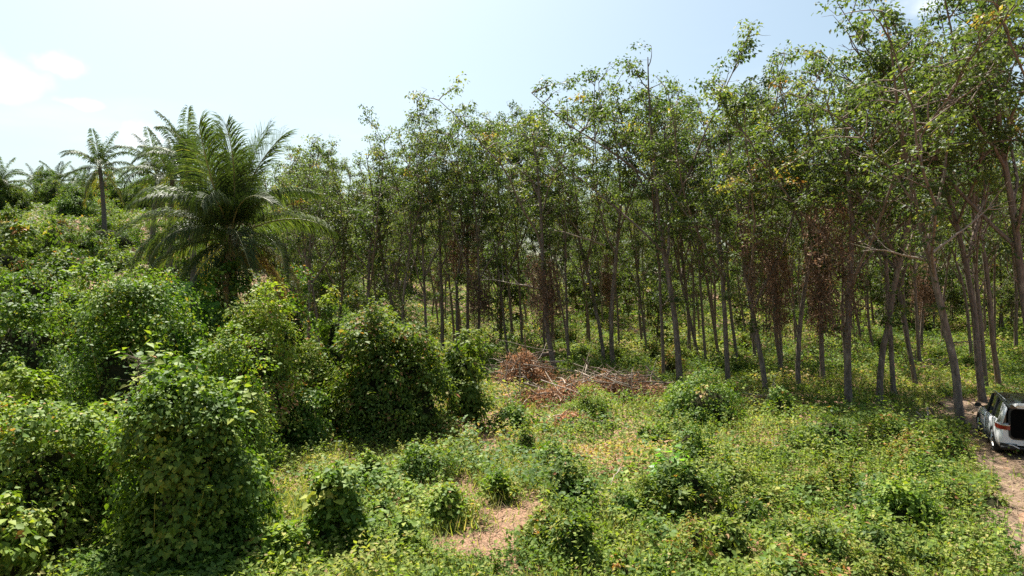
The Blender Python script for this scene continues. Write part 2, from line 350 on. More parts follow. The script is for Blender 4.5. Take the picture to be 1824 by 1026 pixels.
g = Geo(); g.leaves(Pn, np.stack([rng.normal(0, .5, n), rng.normal(-.2, .5, n), np.ones(n)], 1), rng.normal(0, 1, (n, 3)), (.09+.0032*y)*rng.uniform(.6, 1.4, n), 'diamond', np.clip(.42+.8*(fbm(p3, .2, 381, 3)-.5)+rng.normal(0, .14, n), 0, 1))
link('grove_undergrowth', g.mesh('grove_undergrowth', M_COVER), kind='stuff', label='knee high green undergrowth on the grove floor')
# straw on bare soil and on the track, leaf litter in the grove
rng = np.random.default_rng(7)
x, y = scatter(420000, 9, 60, rng); b = bare(x, y); op = on_path(x, y)
keep = ((b > .15) & (rng.random(len(x)) < .55)) | (op & (rng.random(len(x)) < .42)) | (rng.random(len(x)) < .09)
x, y = x[keep], y[keep]; n = len(x)
Pn = np.stack([x, y, gz(x, y)+.012+.03*on_path(x, y)+.03*rng.random(n)], 1); al = rng.normal(0, 1, (n, 3)); al[:, 2] *= .22
g = Geo(); g.leaves(Pn, np.stack([rng.normal(0, .4, n), rng.normal(0, .4, n), np.ones(n)], 1), al, rng.uniform(.06, .26, n), 'blade', rng.random(n))
link('dry_litter', g.mesh('dry_litter', M_STRAW), kind='stuff', label='dry straw and leaf litter on bare soil')

# ------------------------------------------------------------------ rubber trees
def bend_path(p0, d0, L, n, rng, wob=.08, up=0.0):
    p = np.array(p0, float); d = np.array(d0, float); d /= np.linalg.norm(d); pts = [p.copy()]
    for i in range(n):
        d = d + rng.normal(0, wob, 3) + np.array([0, 0, up]); d /= np.linalg.norm(d)
        p = p + d*L/n; pts.append(p.copy())
    return np.array(pts)
def make_tree(seed, H=16.0, forkf=.42, nl=5, leaf=.17, dens=1.0, low=8, spread=1.0, r0=.125):
    rng = np.random.default_rng(seed); g = Geo(); L = Geo()
    tr = bend_path((0, 0, -.3), (rng.normal(0, .02), rng.normal(0, .02), 1), H*.88+.3, 20, rng, .035, .03)
    k = np.linspace(0, 1, 21); rad = r0*(1-k)**.8*.9 + .018; rad[0] *= 1.45; rad[1] *= 1.08
    g.tube(tr, rad, 8)
    arms = [(tr, forkf, .97, 1.0)]
    for i in range(nl):
        f = forkf*(.82+.75*i/nl) + rng.normal(0, .02); base = np.array([np.interp(f, k, tr[:, c]) for c in range(3)])
        az = i*2.4 + rng.normal(0, .5); an = R(rng.uniform(22, 46))*spread
        ln = (H*rng.uniform(.9, 1.02)-base[2])*rng.uniform(.8, 1.03)
        lp = bend_path(base, (math.cos(az)*math.sin(an), math.sin(az)*math.sin(an), math.cos(an)), ln, 9, rng, .10, .045)
        r = np.interp(f, k, rad)*rng.uniform(.5, .72)
        g.tube(lp, np.linspace(r, .014, 10), 6); arms.append((lp, .3, 1.0, .8))
    sA, sB, cl = [], [], []
    def sub(base, d, ln):
        sp = bend_path(base, d, ln, 4, rng, .2, .03)
        g.tube(sp, np.linspace(.028, .007, 5), 4)
        for t in np.linspace(.35, 1, max(2, int(ln*2.7*dens))):
            c = np.array([np.interp(t, np.linspace(0, 1, 5), sp[:, q]) for q in range(3)]); o = rng.normal(0, .26, 3); o[2] = abs(o[2])*.6
            sA.append(c); sB.append(c+o); cl.append(c+o)
    for pts, a, b_, wt in arms:
        m = len(pts); kk = np.linspace(0, 1, m)
        for t in np.linspace(a, b_, int(rng.uniform(8, 11)*wt*1.0)+1):
            base = np.array([np.interp(t, kk, pts[:, q]) for q in range(3)])
            for _ in range(2 if rng.random() < .55 else 1):
                az = rng.uniform(0, 6.28); e = R(rng.uniform(5, 55)); sub(base, (math.cos(az)*math.cos(e), math.sin(az)*math.cos(e), math.sin(e)), rng.uniform(.8, 2.1)*(1.15-.35*t))
        cl.append(pts[-1])
    for i in range(low):
        t = rng.uniform(min(.28, forkf*.5), forkf*1.05); base = np.array([np.interp(t, k, tr[:, q]) for q in range(3)])
        az = rng.uniform(0, 6.28); e = R(rng.uniform(10, 60)); sub(base, (math.cos(az)*math.cos(e), math.sin(az)*math.cos(e), math.sin(e)), rng.uniform(.5, 1.5))
    g.sticks(sA, sB, .008, .004)
    C = np.array(cl); kp = rng.random(len(C)) < .64; C = C[kp]
    nlv = (rng.integers(20, 66, len(C))*rng.choice([.3, .8, 1.0, 1.25], len(C))).astype(int); idx = np.repeat(np.arange(len(C)), nlv); n = len(idx)
    off = rng.normal(0, 1, (n, 3)); off = unit(off)*(rng.random(n)**.6)[:, None]*np.array([.44, .44, .26])*rng.uniform(.7, 1.3, len(C))[idx][:, None]; Pn = C[idx]+off; Pn[:, 2] -= .25*(off[:, 0]**2+off[:, 1]**2)
    nr = off*1.6 + rng.normal(0, .5, (n, 3)); nr[:, 2] += .7
    al = off*2.0 + rng.normal(0, .4, (n, 3)); al[:, 2] -= .4
    ct = rng.normal(.44, .13, len(C)); ct[rng.random(len(C)) < .018] += .36
    tint = np.clip(ct[idx] + rng.normal(0, .1, n), 0, 1)
    L.leaves(Pn, nr, al, leaf*rng.uniform(.65, 1.3, n), 'diamond', tint)
    H = float(np.percentile(Pn[:, 2], 99.7))
    return dict(H=H, trunk=g.mesh('rubber_trunk', M_BARK, True), crown=L.mesh('rubber_crown', M_TREE))
def make_dead_vine(seed, z0, z1, r, n):
    rng = np.random.default_rng(seed); g = Geo()
    s = 120; az = rng.uniform(0, 6.28, s); rr = r*np.sqrt(rng.random(s)); top = rng.uniform(z0+.4*(z1-z0), z1, s); ln = rng.uniform(.5, 2.4, s)
    A = np.stack([np.cos(az)*rr, np.sin(az)*rr, top], 1); B = A + np.stack([rng.normal(0, .2, s), rng.normal(0, .2, s), -ln], 1)
    g.sticks(A, B, .012, .006, .35)
    i = rng.integers(0, s, n); t = rng.random(n)[:, None]; Pn = A[i]+(B[i]-A[i])*t + rng.normal(0, .09, (n, 3))
    al = rng.normal(0, .5, (n, 3)); al[:, 2] -= 1
    g.leaves(Pn, rng.normal(0, 1, (n, 3)), al, rng.uniform(.08, .22, n), 'lance', np.clip(rng.normal(.45, .25, n), 0, 1))
    return g.mesh('dead_vine', M_DEAD)
def make_dead_branch(seed):
    rng = np.random.default_rng(seed); g = Geo()
    az = rng.uniform(0, 6.28); p = bend_path((0, 0, 0), (1, 0, .45), 3.2, 8, rng, .1, .02); g.tube(p, np.linspace(.05, .012, 9), 6)
    for i in range(6):
        b0 = p[rng.integers(2, 8)]; q = bend_path(b0, (rng.uniform(.3, 1), rng.normal(0, .6), rng.uniform(0, .8)), rng.uniform(.6, 1.6), 4, rng, .15); g.tube(q, np.linspace(.022, .005, 5), 4)
    return g.mesh('dead_branch', M_PALE, True)
TREES = [make_tree(100+i, 16, [.42, .48, .52, .40, .50, .44, .54, .43, .47, .41][i], [5, 4, 5, 6, 4, 5, 4, 5, 6, 4][i], leaf=[.155, .15, .165, .155, .16, .145, .155, .165, .15, .155][i],
                   dens=[1.25, .95, 1.1, 1.25, .9, 1.2, 1.0, 1.3, 1.1, 1.2][i], low=[2, 4, 1, 4, 3, 1, 3, 2, 4, 2][i], spread=[1, .8, .95, 1.1, .75, 1, .85, 1.05, .9, 1][i]) for i in range(10)]
SMALL = [make_tree(150+i, 7, [.3, .25, .35][i], 4, leaf=.19, dens=1.1, low=8, spread=1.25, r0=.07) for i in range(3)]
DVINE = [make_dead_vine(1, 2.5, 6.5, .8, 2400), make_dead_vine(2, 4.5, 8.8, 1.15, 3600), make_dead_vine(3, .3, 7.5, .6, 3600), make_dead_vine(4, 1.0, 9.5, .85, 2900)]
DBR = [make_dead_branch(11), make_dead_branch(12), make_dead_branch(13)]
def place_tree(var, loc, H, tilt, rz, label, group=None, vine=None, dbr=None, trunk_scale=1.0, depth_tilt=0):
    T = TREES[var]; s = H/T['H']; sw = s*trunk_scale
    e = link('rubber_tree', None, None, label, 'tree', group, loc=loc, rot=(depth_tilt, tilt, 0), scale=(sw, sw, s))
    e.empty_display_size = .2
    for nm in ('trunk', 'crown'): link(nm, T[nm], e, rot=(0, 0, rz))
    if vine is not None: link('dead_vine', DVINE[vine], e, rot=(0, 0, rz*2), label='brown dead vine hanging round the trunk')
    if dbr is not None:
        for q, (zz, az) in enumerate(dbr): link('dead_branch', DBR[q % 3], e, loc=(0, 0, zz), rot=(0, 0, az), label='bare pale dead branch')
    return e
LAND = [(640, 'beside the big coconut palm'), (750, 'above the big dark bush'), (870, 'above the lime topped bush'), (1000, 'above the fallen log'), (1130, 'above the dead brush heap'),
        (1250, 'behind the tallest middle tree'), (1340, 'above the draped vine mound'), (1450, 'behind the brown vine wrapped trunks'), (1550, 'behind the vine smothered tree'),
        (1650, 'in the sunny gap left of the roadside tree'), (1760, 'behind the leaning roadside tree'), (99999, 'above the car')]
def where(x, y):
    u = 912 + FOC*x/y
    d = 'close behind' if y < 58 else 'mid grove' if y < 80 else 'far back'
    return d + ', ' + [t for lim, t in LAND if u < lim][0]
def hill_where(x, y):
    u = 912 + FOC*x/y
    a = 'at the frame edge' if u < 60 else 'below the two windblown palms' if u < 135 else 'around the tall lone palm' if u < 240 else 'behind the palm left fronds' if u < 400 else 'behind the palm right fronds'
    return ('low down, ' if y < 65 else 'halfway up, ' if y < 90 else 'near the top, ') + a
G_FRONT = 'rubber trees along the front of the grove'
# base px, trunk reference px, top px, variant, thickness, label, dead vine, dead branches
FRONT = [
 (988, 669, 946, 420, 158, 1, 1.15, 'leaning rubber tree with curved trunk rising beside the fallen log', 0, [(4.5, 2.8)]),
 (985, 622, 979, 500, 178, 4, 1.0, 'straight thin rubber tree just behind the leaning one at the fallen log', None, None),
 (1077, 653, 1071, 500, 170, 8, .95, 'thinner darker rubber tree of the close pair behind the dead brush heap', None, None),
 (1094, 660, 1078, 434, 140, 2, 1.05, 'thicker rubber tree of the close pair behind the dead brush heap', None, [(6.5, 3.3)]),
 (1183, 674, 1176, 560, 175, 6, .8, 'slim dark rubber tree between the brush heap and the tall forked tree', None, None),
 (1212, 687, 1196, 468, 62, 0, 1.15, 'tallest skyline rubber tree in the middle with reddish trunk', None, None),
 (1228, 646, 1218, 540, 150, 5, .9, 'thin rubber tree close behind the tallest middle tree', None, None),
 (1245, 650, 1230, 560, 160, 3, .85, 'low forked rubber tree behind the tallest middle tree', None, None),
 (1281, 638, 1263, 560, 185, 7, .8, 'thin left-leaning rubber tree in the gap before the straight dark one', None, None),
 (1297, 691, 1283, 485, 140, 9, 1.05, 'straight dark rubber tree behind the draped vine mound', None, None),
 (1315, 657, 1304, 570, 175, 4, .8, 'slender rubber tree behind the straight dark one', None, None),
 (1346, 647, 1338, 560, 165, 6, .8, 'thin rubber tree just left of the bare straight trunk', None, None),
 (1364, 706, 1354, 467, 135, 3, 1.0, 'rubber tree with long bare trunk and brown vine crown beside brown litter', 3, None),
 (1394, 675, 1390, 590, 150, 5, .9, 'rubber tree with trunk wrapped in brown dead vine to the ground', 2, None),
 (1423, 698, 1420, 600, 132, 2, .95, 'rubber tree between the two brown vine wrapped trunks', None, None),
 (1467, 690, 1462, 590, 112, 7, .9, 'rubber tree hung with dark brown vine behind the vine smothered trunk', 2, None),
 (1512, 727, 1486, 479, 140, 0, 1.2, 'thick dark rubber tree smothered in hanging brown vine', 3, None),
 (1565, 723, 1533, 525, 72, 8, 1.1, 'left-leaning dark rubber tree next to the vine smothered one', None, [(7, 0.2)]),
 (1593, 706, 1581, 568, 75, 6, .9, 'straight rubber tree right after the leaning dark one', None, None),
 (1632, 694, 1620, 572, 30, 3, .9, 'rubber tree in the sunny gap before the leaning roadside tree', None, None),
 (1714, 768, 1651, 525, 40, 1, 1.1, 'strongly leaning rubber tree at the track edge before the car', None, [(6.2, 3.5), (6.6, .3)]),
 (1751, 717, 1716, 486, -30, 7, 1.0, 'rubber tree standing right behind the car bonnet', None, [(8, 3.4)]),
 (1757, 702, 1747, 570, -10, 9, .85, 'thin rubber tree behind the one at the car bonnet', None, None),
 (1780, 694, 1764, 592, -25, 5, .9, 'rubber tree above the roof of the car', None, None),
 (1860, 740, 1835, 520, -120, 0, 1.15, 'large rubber tree overhanging from beyond the frame edge by the car', None, [(9, 3.2)]),
 (711, 585, 706, 480, 222, 3, 1.0, 'reddish forked rubber tree behind the reddish tipped bush', None, [(3.2, 1.2), (4.2, 3.9)]),
 (789, 596, 780, 489, 188, 0, 1.0, 'straight brown rubber tree left of the bright topped bush', None, None),
 (838, 585, 834, 489, 205, 2, 1.0, 'rubber tree with brown foliage behind the bright topped bush', 1, None),
 (763, 577, 760, 500, 215, 9, .85, 'thin rubber tree between the reddish forked and the straight brown tree', None, None),
 (815, 577, 812, 500, 225, 4, .85, 'thin rubber tree between the straight brown one and the brown foliaged one', None, None),
 (892, 611, 890, 520, 215, 5, .8, 'first slim trunk right of the bright topped bush', None, None),
 (914, 626, 906, 520, 190, 7, .85, 'second slim trunk right of the bright topped bush', None, None),
 (931, 619, 925, 520, 205, 6, .8, 'third slim trunk right of the bright topped bush', None, None),
 (660, 560, 657, 470, 255, 7, .95, 'rubber tree behind the vine covered stump', None, None),
 (600, 548, 598, 470, 262, 3, .95, 'bushy crowned rubber tree right of the big coconut palm', None, None),
 (548, 540, 546, 470, 258, 0, .95, 'rubber tree whose crown touches the big coconut palm', None, None),
]
rr = random.Random(3); used = []
for k, (u, v, u2, v2, vt, var, ts, lab, vine, dbr) in enumerate(FRONT):
    x, y, z = P(u, v)
    if u < 870: y = min(y, 44 + (u % 7)); x = (u-912)/FOC*y; z = gz1(x, y)
    H = CAM_H + (513-vt)/FOC*y - z
    tilt = -math.atan2(u-u2, v-v2); tilt = math.copysign(min(abs(tilt), .09 + .45*max(0, abs(tilt)-.09)), tilt)
    place_tree(var, (x, y, z), H, tilt, rr.uniform(0, 6.28), lab, G_FRONT, vine, dbr, ts*(16/H)**.7*1.0)
    used.append((x, y))
cnt = 0
for row in range(26):
    y0 = 43 + row*3.8 + row*row*.05
    x0 = -0.34*y0 - 2
    while x0 < .86*y0:
        x0 += (4.6 + row*.3)*rr.uniform(.8, 1.2)
        x = x0 + rr.uniform(-.5, .5); y = y0 + rr.uniform(-1.2, 1.2)
        if (x/y < -.31): continue
        if min((x-a)**2 + (y-b)**2 for a, b in used) < 4.5: continue
        if cnt >= 190: break
        used.append((x, y)); cnt += 1
        z = gz1(x, y); H = rr.uniform(12.0, 15.5) + 2.0*float(sst(0, 40, x))
        dv = rr.choice([None]*36 + [0, 1, 2])
        place_tree(rr.randrange(10), (x, y, z), H, rr.gauss(-.045, .04), rr.uniform(0, 6.28), None, 'rubber trees deep in the grove', dv, None, .85)['label'] = ('brown vined rubber tree ' if dv is not None else 'slim rubber tree ') + where(x, y)

for i in range(64):
    y = 52 + 70*rr.random(); x = rr.uniform(-.33, .9)*y
    e = link('sapling_tree', None, None, 'thin young tree ' + where(x, y), 'tree', 'young understorey trees in the grove', loc=(x, y, gz1(x, y)), rot=(rr.gauss(0, .05), rr.gauss(-.05, .07), rr.uniform(0, 6.28)), scale=rr.uniform(.6, 1.15)*(1+.004*y)); e.empty_display_size = .2
    for nm in ('trunk', 'crown'): link(nm, SMALL[i % 3][nm], e)

# ------------------------------------------------------------------ mounds, bushes
def mound_mesh(seed, rx, ry, h, n, leaf, tmpl='heart', mat=None, p=2.6, q=2.2, lump=.26, shoots=.12, tmean=.45, dead=.03, hang=.7, core=True, shoot_len=.35, pad=None, per=62, hs=1.0, **_):
    """an uneven body of foliage: drooping pads of leaves layered over a few overlapping humps, with shoots, strands and hollows"""
    rng = np.random.default_rng(seed); so = np.array([seed*7.3 % 100, seed*3.1 % 100, 0]); m = min(rx, ry, h*.8)
    nh = 3 + int(rng.integers(0, 3)); hum = [(0, 0, 1.0, 1.0, rng.normal(0, .10, 2))]
    for k in range(nh):
        a = rng.uniform(0, 6.28); r_ = rng.uniform(.35, .7)*hs; f = rng.uniform(.45, .72); hum.append((math.cos(a)*r_*rx, math.sin(a)*r_*ry, f, rng.uniform(.45, .88), rng.normal(0, .16, 2)))
    def surf(th, w, k, f=1.0):
        hx, hy, sr, sh, sk = hum[k]
        r = np.maximum(1-np.clip(w, 0, 1)**p, 0)**(1/q)
        b = np.stack([np.cos(th)*r*rx*sr*.86, np.sin(th)*r*ry*sr*.86, w*h*sh], 1)
        d = unit(np.stack([np.cos(th)*r+1e-6, np.sin(th)*r, .15+.9*w**2], 1))
        n1 = fbm(b+so+k*13, .95/m, seed+k, 2)-.5
        cur = fbm(np.stack([np.cos(th)*1.9, np.sin(th)*1.9, w*.7], 1)+so+k*7, 1.4, seed+40+k, 3)-.5       # vertical curtains
        b = b*f + d*((n1*(.55+lump) + cur*(.35+lump)*(1-w**3))*m*sr)[:, None]
        b[:, 0] += hx + sk[0]*w*rx; b[:, 1] += hy + sk[1]*w*ry
        b[:, 2] *= np.where(w > .6, 1, 1); return b, d
    K = max(24, n//per); hk = rng.choice(nh+1, K, p=np.array([1.0]+[hm[2]*hm[3]*.75 for hm in hum[1:]])/sum([1.0]+[hm[2]*hm[3]*.75 for hm in hum[1:]]))
    th = rng.uniform(0, 6.28, K); w = np.where(rng.random(K) < (.30 if p > 5 else .12), (1-np.sqrt(rng.random(K))**q)**(1/p), rng.random(K)**.92); w = np.clip(w, 0, .998); C = np.zeros((K, 3)); D = np.zeros((K, 3))
    for k in range(nh+1):
        q_ = hk == k
        if q_.any(): C[q_], D[q_] = surf(th[q_], w[q_], k)
    R_ = (pad or np.clip(.30*m**.5, .11, .42))*(.4+1.25*rng.random(K)**1.6)
    C += D*(rng.normal(-.03, .12, K)*m + .34*m*(rng.random(K) < .16)*rng.random(K))[:, None]; C[:, 2] = np.maximum(C[:, 2], .06)
    N = unit(D*.75 + np.array([0, 0, .62]) + rng.normal(0, .36, (K, 3)))
    T1 = unit(np.cross(N, rng.normal(0, 1, (K, 3)))); T2 = np.cross(N, T1)
    hole = (fbm(C+so, 1.5/m, seed+77, 2) < .37) & (w < .93)
    cnt = np.where(hole, 3, 1)*0 + np.where(hole, .12, 1.0); cnt = np.maximum(3, (cnt*per*(R_/R_.mean())**1.6*rng.uniform(.6, 1.3, K))).astype(int); ci = np.repeat(np.arange(K), cnt); n = len(ci)
    rr_ = np.sqrt(rng.random(n)); an = rng.uniform(0, 6.28, n); R1 = R_[ci][:, None]
    off = (T1[ci]*np.cos(an)[:, None] + T2[ci]*np.sin(an)[:, None])
    Pn = C[ci] + off*(rr_[:, None]*R1) - N[ci]*(rr_**2*.55)[:, None]*R1 + rng.normal(0, .16, (n, 3))*R1
    Pn[:, 2] -= hang*.45*R_[ci]*rr_**2; Pn[:, 2] = np.maximum(Pn[:, 2], .02)
    nr = N[ci] + off*(rr_*.5)[:, None] + rng.normal(0, .42, (n, 3)); al = off*.7 + rng.normal(0, .5, (n, 3)); al[:, 2] -= hang*.7
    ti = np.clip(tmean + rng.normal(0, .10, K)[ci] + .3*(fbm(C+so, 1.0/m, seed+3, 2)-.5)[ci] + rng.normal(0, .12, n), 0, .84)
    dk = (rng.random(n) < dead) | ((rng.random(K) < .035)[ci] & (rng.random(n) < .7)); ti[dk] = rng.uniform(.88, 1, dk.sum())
    ps = np.clip(np.exp(rng.normal(0, .28, K)), .6, 1.35)[ci]; g = Geo(); g.leaves(Pn, nr, al, leaf*ps*rng.uniform(.5, 1.4, n), tmpl, ti)
    ns = int(shoots*160*max(.6, min(2.5, rx*h/3)))                          # shoots with leaves along them
    cand = np.where(D[:, 2] > .2)[0]
    if ns and len(cand):
        ii = rng.choice(cand, ns); L = shoot_len*rng.uniform(.4, 1.6, ns); dr = unit(D[ii] + rng.normal(0, .45, (ns, 3)) + np.array([0, 0, .5]))
        k = 8; tt = np.tile(np.linspace(.1, 1, k), ns); jj = np.repeat(np.arange(ns), k)
        Q = C[ii][jj] + dr[jj]*(L[jj]*tt)[:, None]; Q[:, 2] -= L[jj]*.4*tt**2; nq = len(Q)
        al = dr[jj]*.4 + rng.normal(0, .8, (nq, 3)); al[:, 2] -= .3; nr = rng.normal(0, .4, (nq, 3)); nr[:, 2] += 1
        g.leaves(Q, nr, al, leaf*rng.uniform(.6, 1.3, nq)*(1.15-.5*tt), tmpl, np.clip(tmean+.16+rng.normal(0, .12, nq), 0, .93))
        g.sticks(C[ii], C[ii]+dr*L[:, None]*.8, .005, .003, .5)
    if rx*h > 1.2:                                                          # hanging strands down the sides
        side = np.where(D[:, 2] < .55)[0]; nt_ = int(30*min(3, rx*h/2)); ii = rng.choice(side, nt_); k = 14; L = rng.uniform(.3, 1.1, nt_)*min(1.4, h*.45)
        tt = np.tile(np.linspace(0, 1, k), nt_); jj = np.repeat(np.arange(nt_), k); ph = rng.uniform(0, 6, nt_)
        Q = C[ii][jj] + D[ii][jj]*(.10*m*np.sin(tt*2.2)+.05)[:, None]; Q[:, 2] -= L[jj]*tt; Q[:, 0] += .05*np.sin(ph[jj]+tt*5); Q[:, 2] = np.maximum(Q[:, 2], .03); nq = len(Q)
        Q = Q + rng.normal(0, .05, (nq, 3)); al = rng.normal(0, .5, (nq, 3)); al[:, 2] -= 1; nr = D[ii][jj] + rng.normal(0, .5, (nq, 3)); nr[:, 2] += .3
        g.leaves(Q, nr, al, leaf*rng.uniform(.6, 1.2, nq), tmpl, np.clip(tmean+.05+rng.normal(0, .15, nq), 0, 1))
        sd = rng.choice(side, nt_); g.sticks(C[sd], C[sd]+np.stack([rng.normal(0, .15, nt_), rng.normal(0, .15, nt_), -rng.uniform(.4, 1.3, nt_)*min(1, h*.35)], 1)+D[sd]*.03, .008, .005, .97)
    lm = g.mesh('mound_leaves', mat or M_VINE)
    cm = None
    if core:  # opaque dark core added behind the leaves to block light and read as shade
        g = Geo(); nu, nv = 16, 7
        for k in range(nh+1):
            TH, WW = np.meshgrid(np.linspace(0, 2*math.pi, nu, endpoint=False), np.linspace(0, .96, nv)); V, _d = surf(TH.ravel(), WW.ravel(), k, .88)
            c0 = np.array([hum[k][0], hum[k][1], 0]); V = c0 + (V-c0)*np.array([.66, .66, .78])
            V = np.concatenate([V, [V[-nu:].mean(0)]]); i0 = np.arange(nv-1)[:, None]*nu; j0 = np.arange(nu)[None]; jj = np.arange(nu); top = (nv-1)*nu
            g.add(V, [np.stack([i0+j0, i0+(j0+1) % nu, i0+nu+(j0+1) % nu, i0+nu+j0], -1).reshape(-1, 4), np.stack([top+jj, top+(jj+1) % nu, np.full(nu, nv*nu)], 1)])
        cm = g.mesh('core_shade', M_CORE, False)
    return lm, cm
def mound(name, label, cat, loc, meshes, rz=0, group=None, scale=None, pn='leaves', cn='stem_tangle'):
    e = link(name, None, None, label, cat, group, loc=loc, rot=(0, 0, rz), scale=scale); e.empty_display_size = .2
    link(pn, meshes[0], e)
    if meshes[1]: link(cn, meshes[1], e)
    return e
def at(u, y):
    x = (u-912)/FOC*y; return x, y, gz1(x, y)
def hz(v, y, z): return CAM_H + (513-v)/FOC*y - z           # height that reaches a given line of the photograph

def tall(seed, u0, u1, vtop, y, name, label, n, leaf, **k):
    if seed != 201: k['tmpl'] = {'heart': 'kite', 'oval': 'diamond'}[k.get('tmpl', 'heart')]; leaf *= 1.08
    w = (u1-u0)/FOC*y/2; loc = at((u0+u1)/2, y); h = hz(vtop, y, loc[2]); cat = k.pop('cat', 'shrub'); dr = k.pop('depth', 1.0); cn = k.pop('cn', 'stem_tangle')
    return mound(name, label, cat, loc, mound_mesh(seed, w*.97, w*.97*dr, h*1.0, n, leaf, **k), group=k.get('group'), cn=cn)
V_ = 'vine_mound'
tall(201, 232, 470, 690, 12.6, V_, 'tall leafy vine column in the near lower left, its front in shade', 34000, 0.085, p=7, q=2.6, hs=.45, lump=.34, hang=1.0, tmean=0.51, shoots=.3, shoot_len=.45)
tall(202, -50, 178, 742, 13.2, V_, 'flat topped vine mound in the lower left corner', 24000, 0.08, p=6, q=2.6, lump=.34, hang=1.0, tmean=0.53)
tall(203, 112, 340, 478, 19.0, V_, 'tall pillar of small leaved vine with dark hollow side', 30000, 0.08, p=7, q=2.6, hs=.45, lump=.34, hang=1.0, tmean=0.46)
tall(204, 330, 480, 600, 17.2, V_, 'rounded vine mound just behind the near column', 17000, 0.08, p=3.2, lump=.2, tmean=0.54, cn='stem_tangle')
tall(205, 372, 520, 525, 21.5, V_, 'pale green vine covered tree stump before the coconut palm', 19000, 0.08, p=6, q=2.6, hs=.45, lump=.34, hang=.9, tmean=0.60)
tall(206, -60, 125, 490, 23, V_, 'dark vine thicket at the frame edge beyond the tall pillar', 16000, 0.1, lump=.24, tmean=0.46)
tall(207, -30, 118, 665, 17.0, V_, 'bright yellow green bush below the dark thicket', 9000, .12, tmpl='oval', lump=.24, tmean=0.68)
tall(208, 135, 250, 800, 13.9, V_, 'dim creeper tangle with reddish leaves between the two near mounds', 13000, 0.08, lump=.24, tmean=0.48, dead=.1)
tall(209, -60, 62, 880, 11.2, V_, 'leafy mound cut by the lower left frame corner', 8000, .11, lump=.25, tmean=0.56)
tall(210, 238, 322, 640, 15.8, 'broad_leaf_sapling', 'broad leaved sapling rising between the tall pillar and the near column', 2600, .24, tmpl='oval', mat=M_VINE, lump=.3, tmean=.6, shoots=.3, shoot_len=.6)
tall(211, 100, 290, 730, 15.4, V_, 'low vine slope behind the flat topped mound', 15000, 0.08, lump=.24, tmean=.52)
tall(212, 565, 632, 510, 31, V_, 'vine covered stump at the foot of the palm', 5000, .11, p=4, lump=.2, tmean=.55)
tall(213, 500, 600, 612, 24.5, V_, 'sunlit creeper mound between the pale stump and the reddish tipped bush', 15000, 0.085, p=3.2, lump=.22, tmean=.6)
tall(214, 428, 490, 505, 25, V_, 'small brownish vine knob under the hanging palm frond', 4000, .10, p=3.5, lump=.22, tmean=.66, dead=.12)
tall(215, 560, 785, 548, 23.5, 'large_bush', 'big dark bush with reddish young leaves on top and black shade below', 34000, 0.13, tmpl='oval', mat=M_BUSH, p=2.0, q=1.5, lump=.4, blobs=46, tmean=.5, dead=.05, hang=.5, shoots=.2, shoot_len=.5, depth=.8)
tall(216, 782, 864, 590, 25.0, 'large_bush', 'narrow bush with bright lime top beside the fallen log', 8000, .15, tmpl='oval', mat=M_BUSH, p=4, q=2.2, hs=.45, lump=.2, tmean=.6, dead=.01, hang=.7, shoots=.2)
tall(217, 640, 720, 545, 28.5, 'large_bush', 'light green shrub peeking over the big dark bush', 5000, .14, tmpl='oval', mat=M_BUSH, lump=.25, tmean=.68, dead=.07)
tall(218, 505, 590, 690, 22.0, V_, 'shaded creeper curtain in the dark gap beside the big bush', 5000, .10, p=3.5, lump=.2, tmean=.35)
tall(219, 150, 262, 418, 33, 'hillside_shrub', 'grey green shrub below the tall distant palm trunk', 6000, .15, tmpl='oval', mat=M_BUSH, lump=.26, tmean=.55)
tall(220, -40, 165, 400, 36, 'hillside_shrub', 'broad dark leafy tree crown at the frame edge under the distant palms', 10000, .2, tmpl='oval', mat=M_BUSH, lump=.26, lsc=.6, tmean=.42)
tall(221, 100, 215, 455, 27, V_, 'sunlit vine hump behind the tall pillar', 8000, .12, lump=.26, tmean=.55)
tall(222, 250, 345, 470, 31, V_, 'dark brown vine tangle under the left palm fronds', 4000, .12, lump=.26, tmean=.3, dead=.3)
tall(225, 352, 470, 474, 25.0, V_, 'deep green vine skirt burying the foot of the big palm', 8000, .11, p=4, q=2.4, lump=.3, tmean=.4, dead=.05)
tall(224, 372, 462, 450, 25.7, V_, 'vine drape round the trunk of the big palm, tinted dark for crown shade', 8000, .12, p=4.5, q=2.6, lump=.2, tmean=.25, dead=.15)  # low tint puts the shade under the palm crown into the leaf colour
tall(223, 470, 580, 480, 30, V_, 'vine drape right of the palm trunk, tinted dark for shade', 5000, .12, p=3.6, lump=.2, tmean=.25, dead=.12)  # leaf colour darkened to stand for the shade below the fronds

rng = np.random.default_rng(46)
d = np.exp(rng.uniform(math.log(10.5), math.log(34), 88000)); x = rng.uniform(-.95, -.27, len(d))*d; y = d
edge_ = -.36 + .06*(fbm(np.stack([x, y, 0*x], 1), .5, 47, 2)-.5) + .10*sst(20, 30, y); k = x/y < edge_; x, y = x[k], y[k]; n = len(x)
def blanket(x, y):
    p = np.stack([x, y, 0*x], 1); return (.25 + 2.6*np.clip(fbm(p, .42, 55, 3)-.36, 0, 1) + .9*(fbm(p, 1.5, 57, 2)-.4))*np.clip((-.33-x/y)*9, .15, 1)*(.4+.6*sst(13, 19, y))
hb = np.maximum(blanket(x, y), .1); gx = (blanket(x+.1, y)-hb)/.1; gy = (blanket(x, y+.1)-hb)/.1
Pn = np.stack([x, y, gz(x, y)+hb*(1-.3*rng.random(n)**2)], 1); nr = np.stack([-gx*.5+rng.normal(0, .45, n), -gy*.5+rng.normal(0, .45, n), np.ones(n)], 1); al = rng.normal(0, 1, (n, 3))
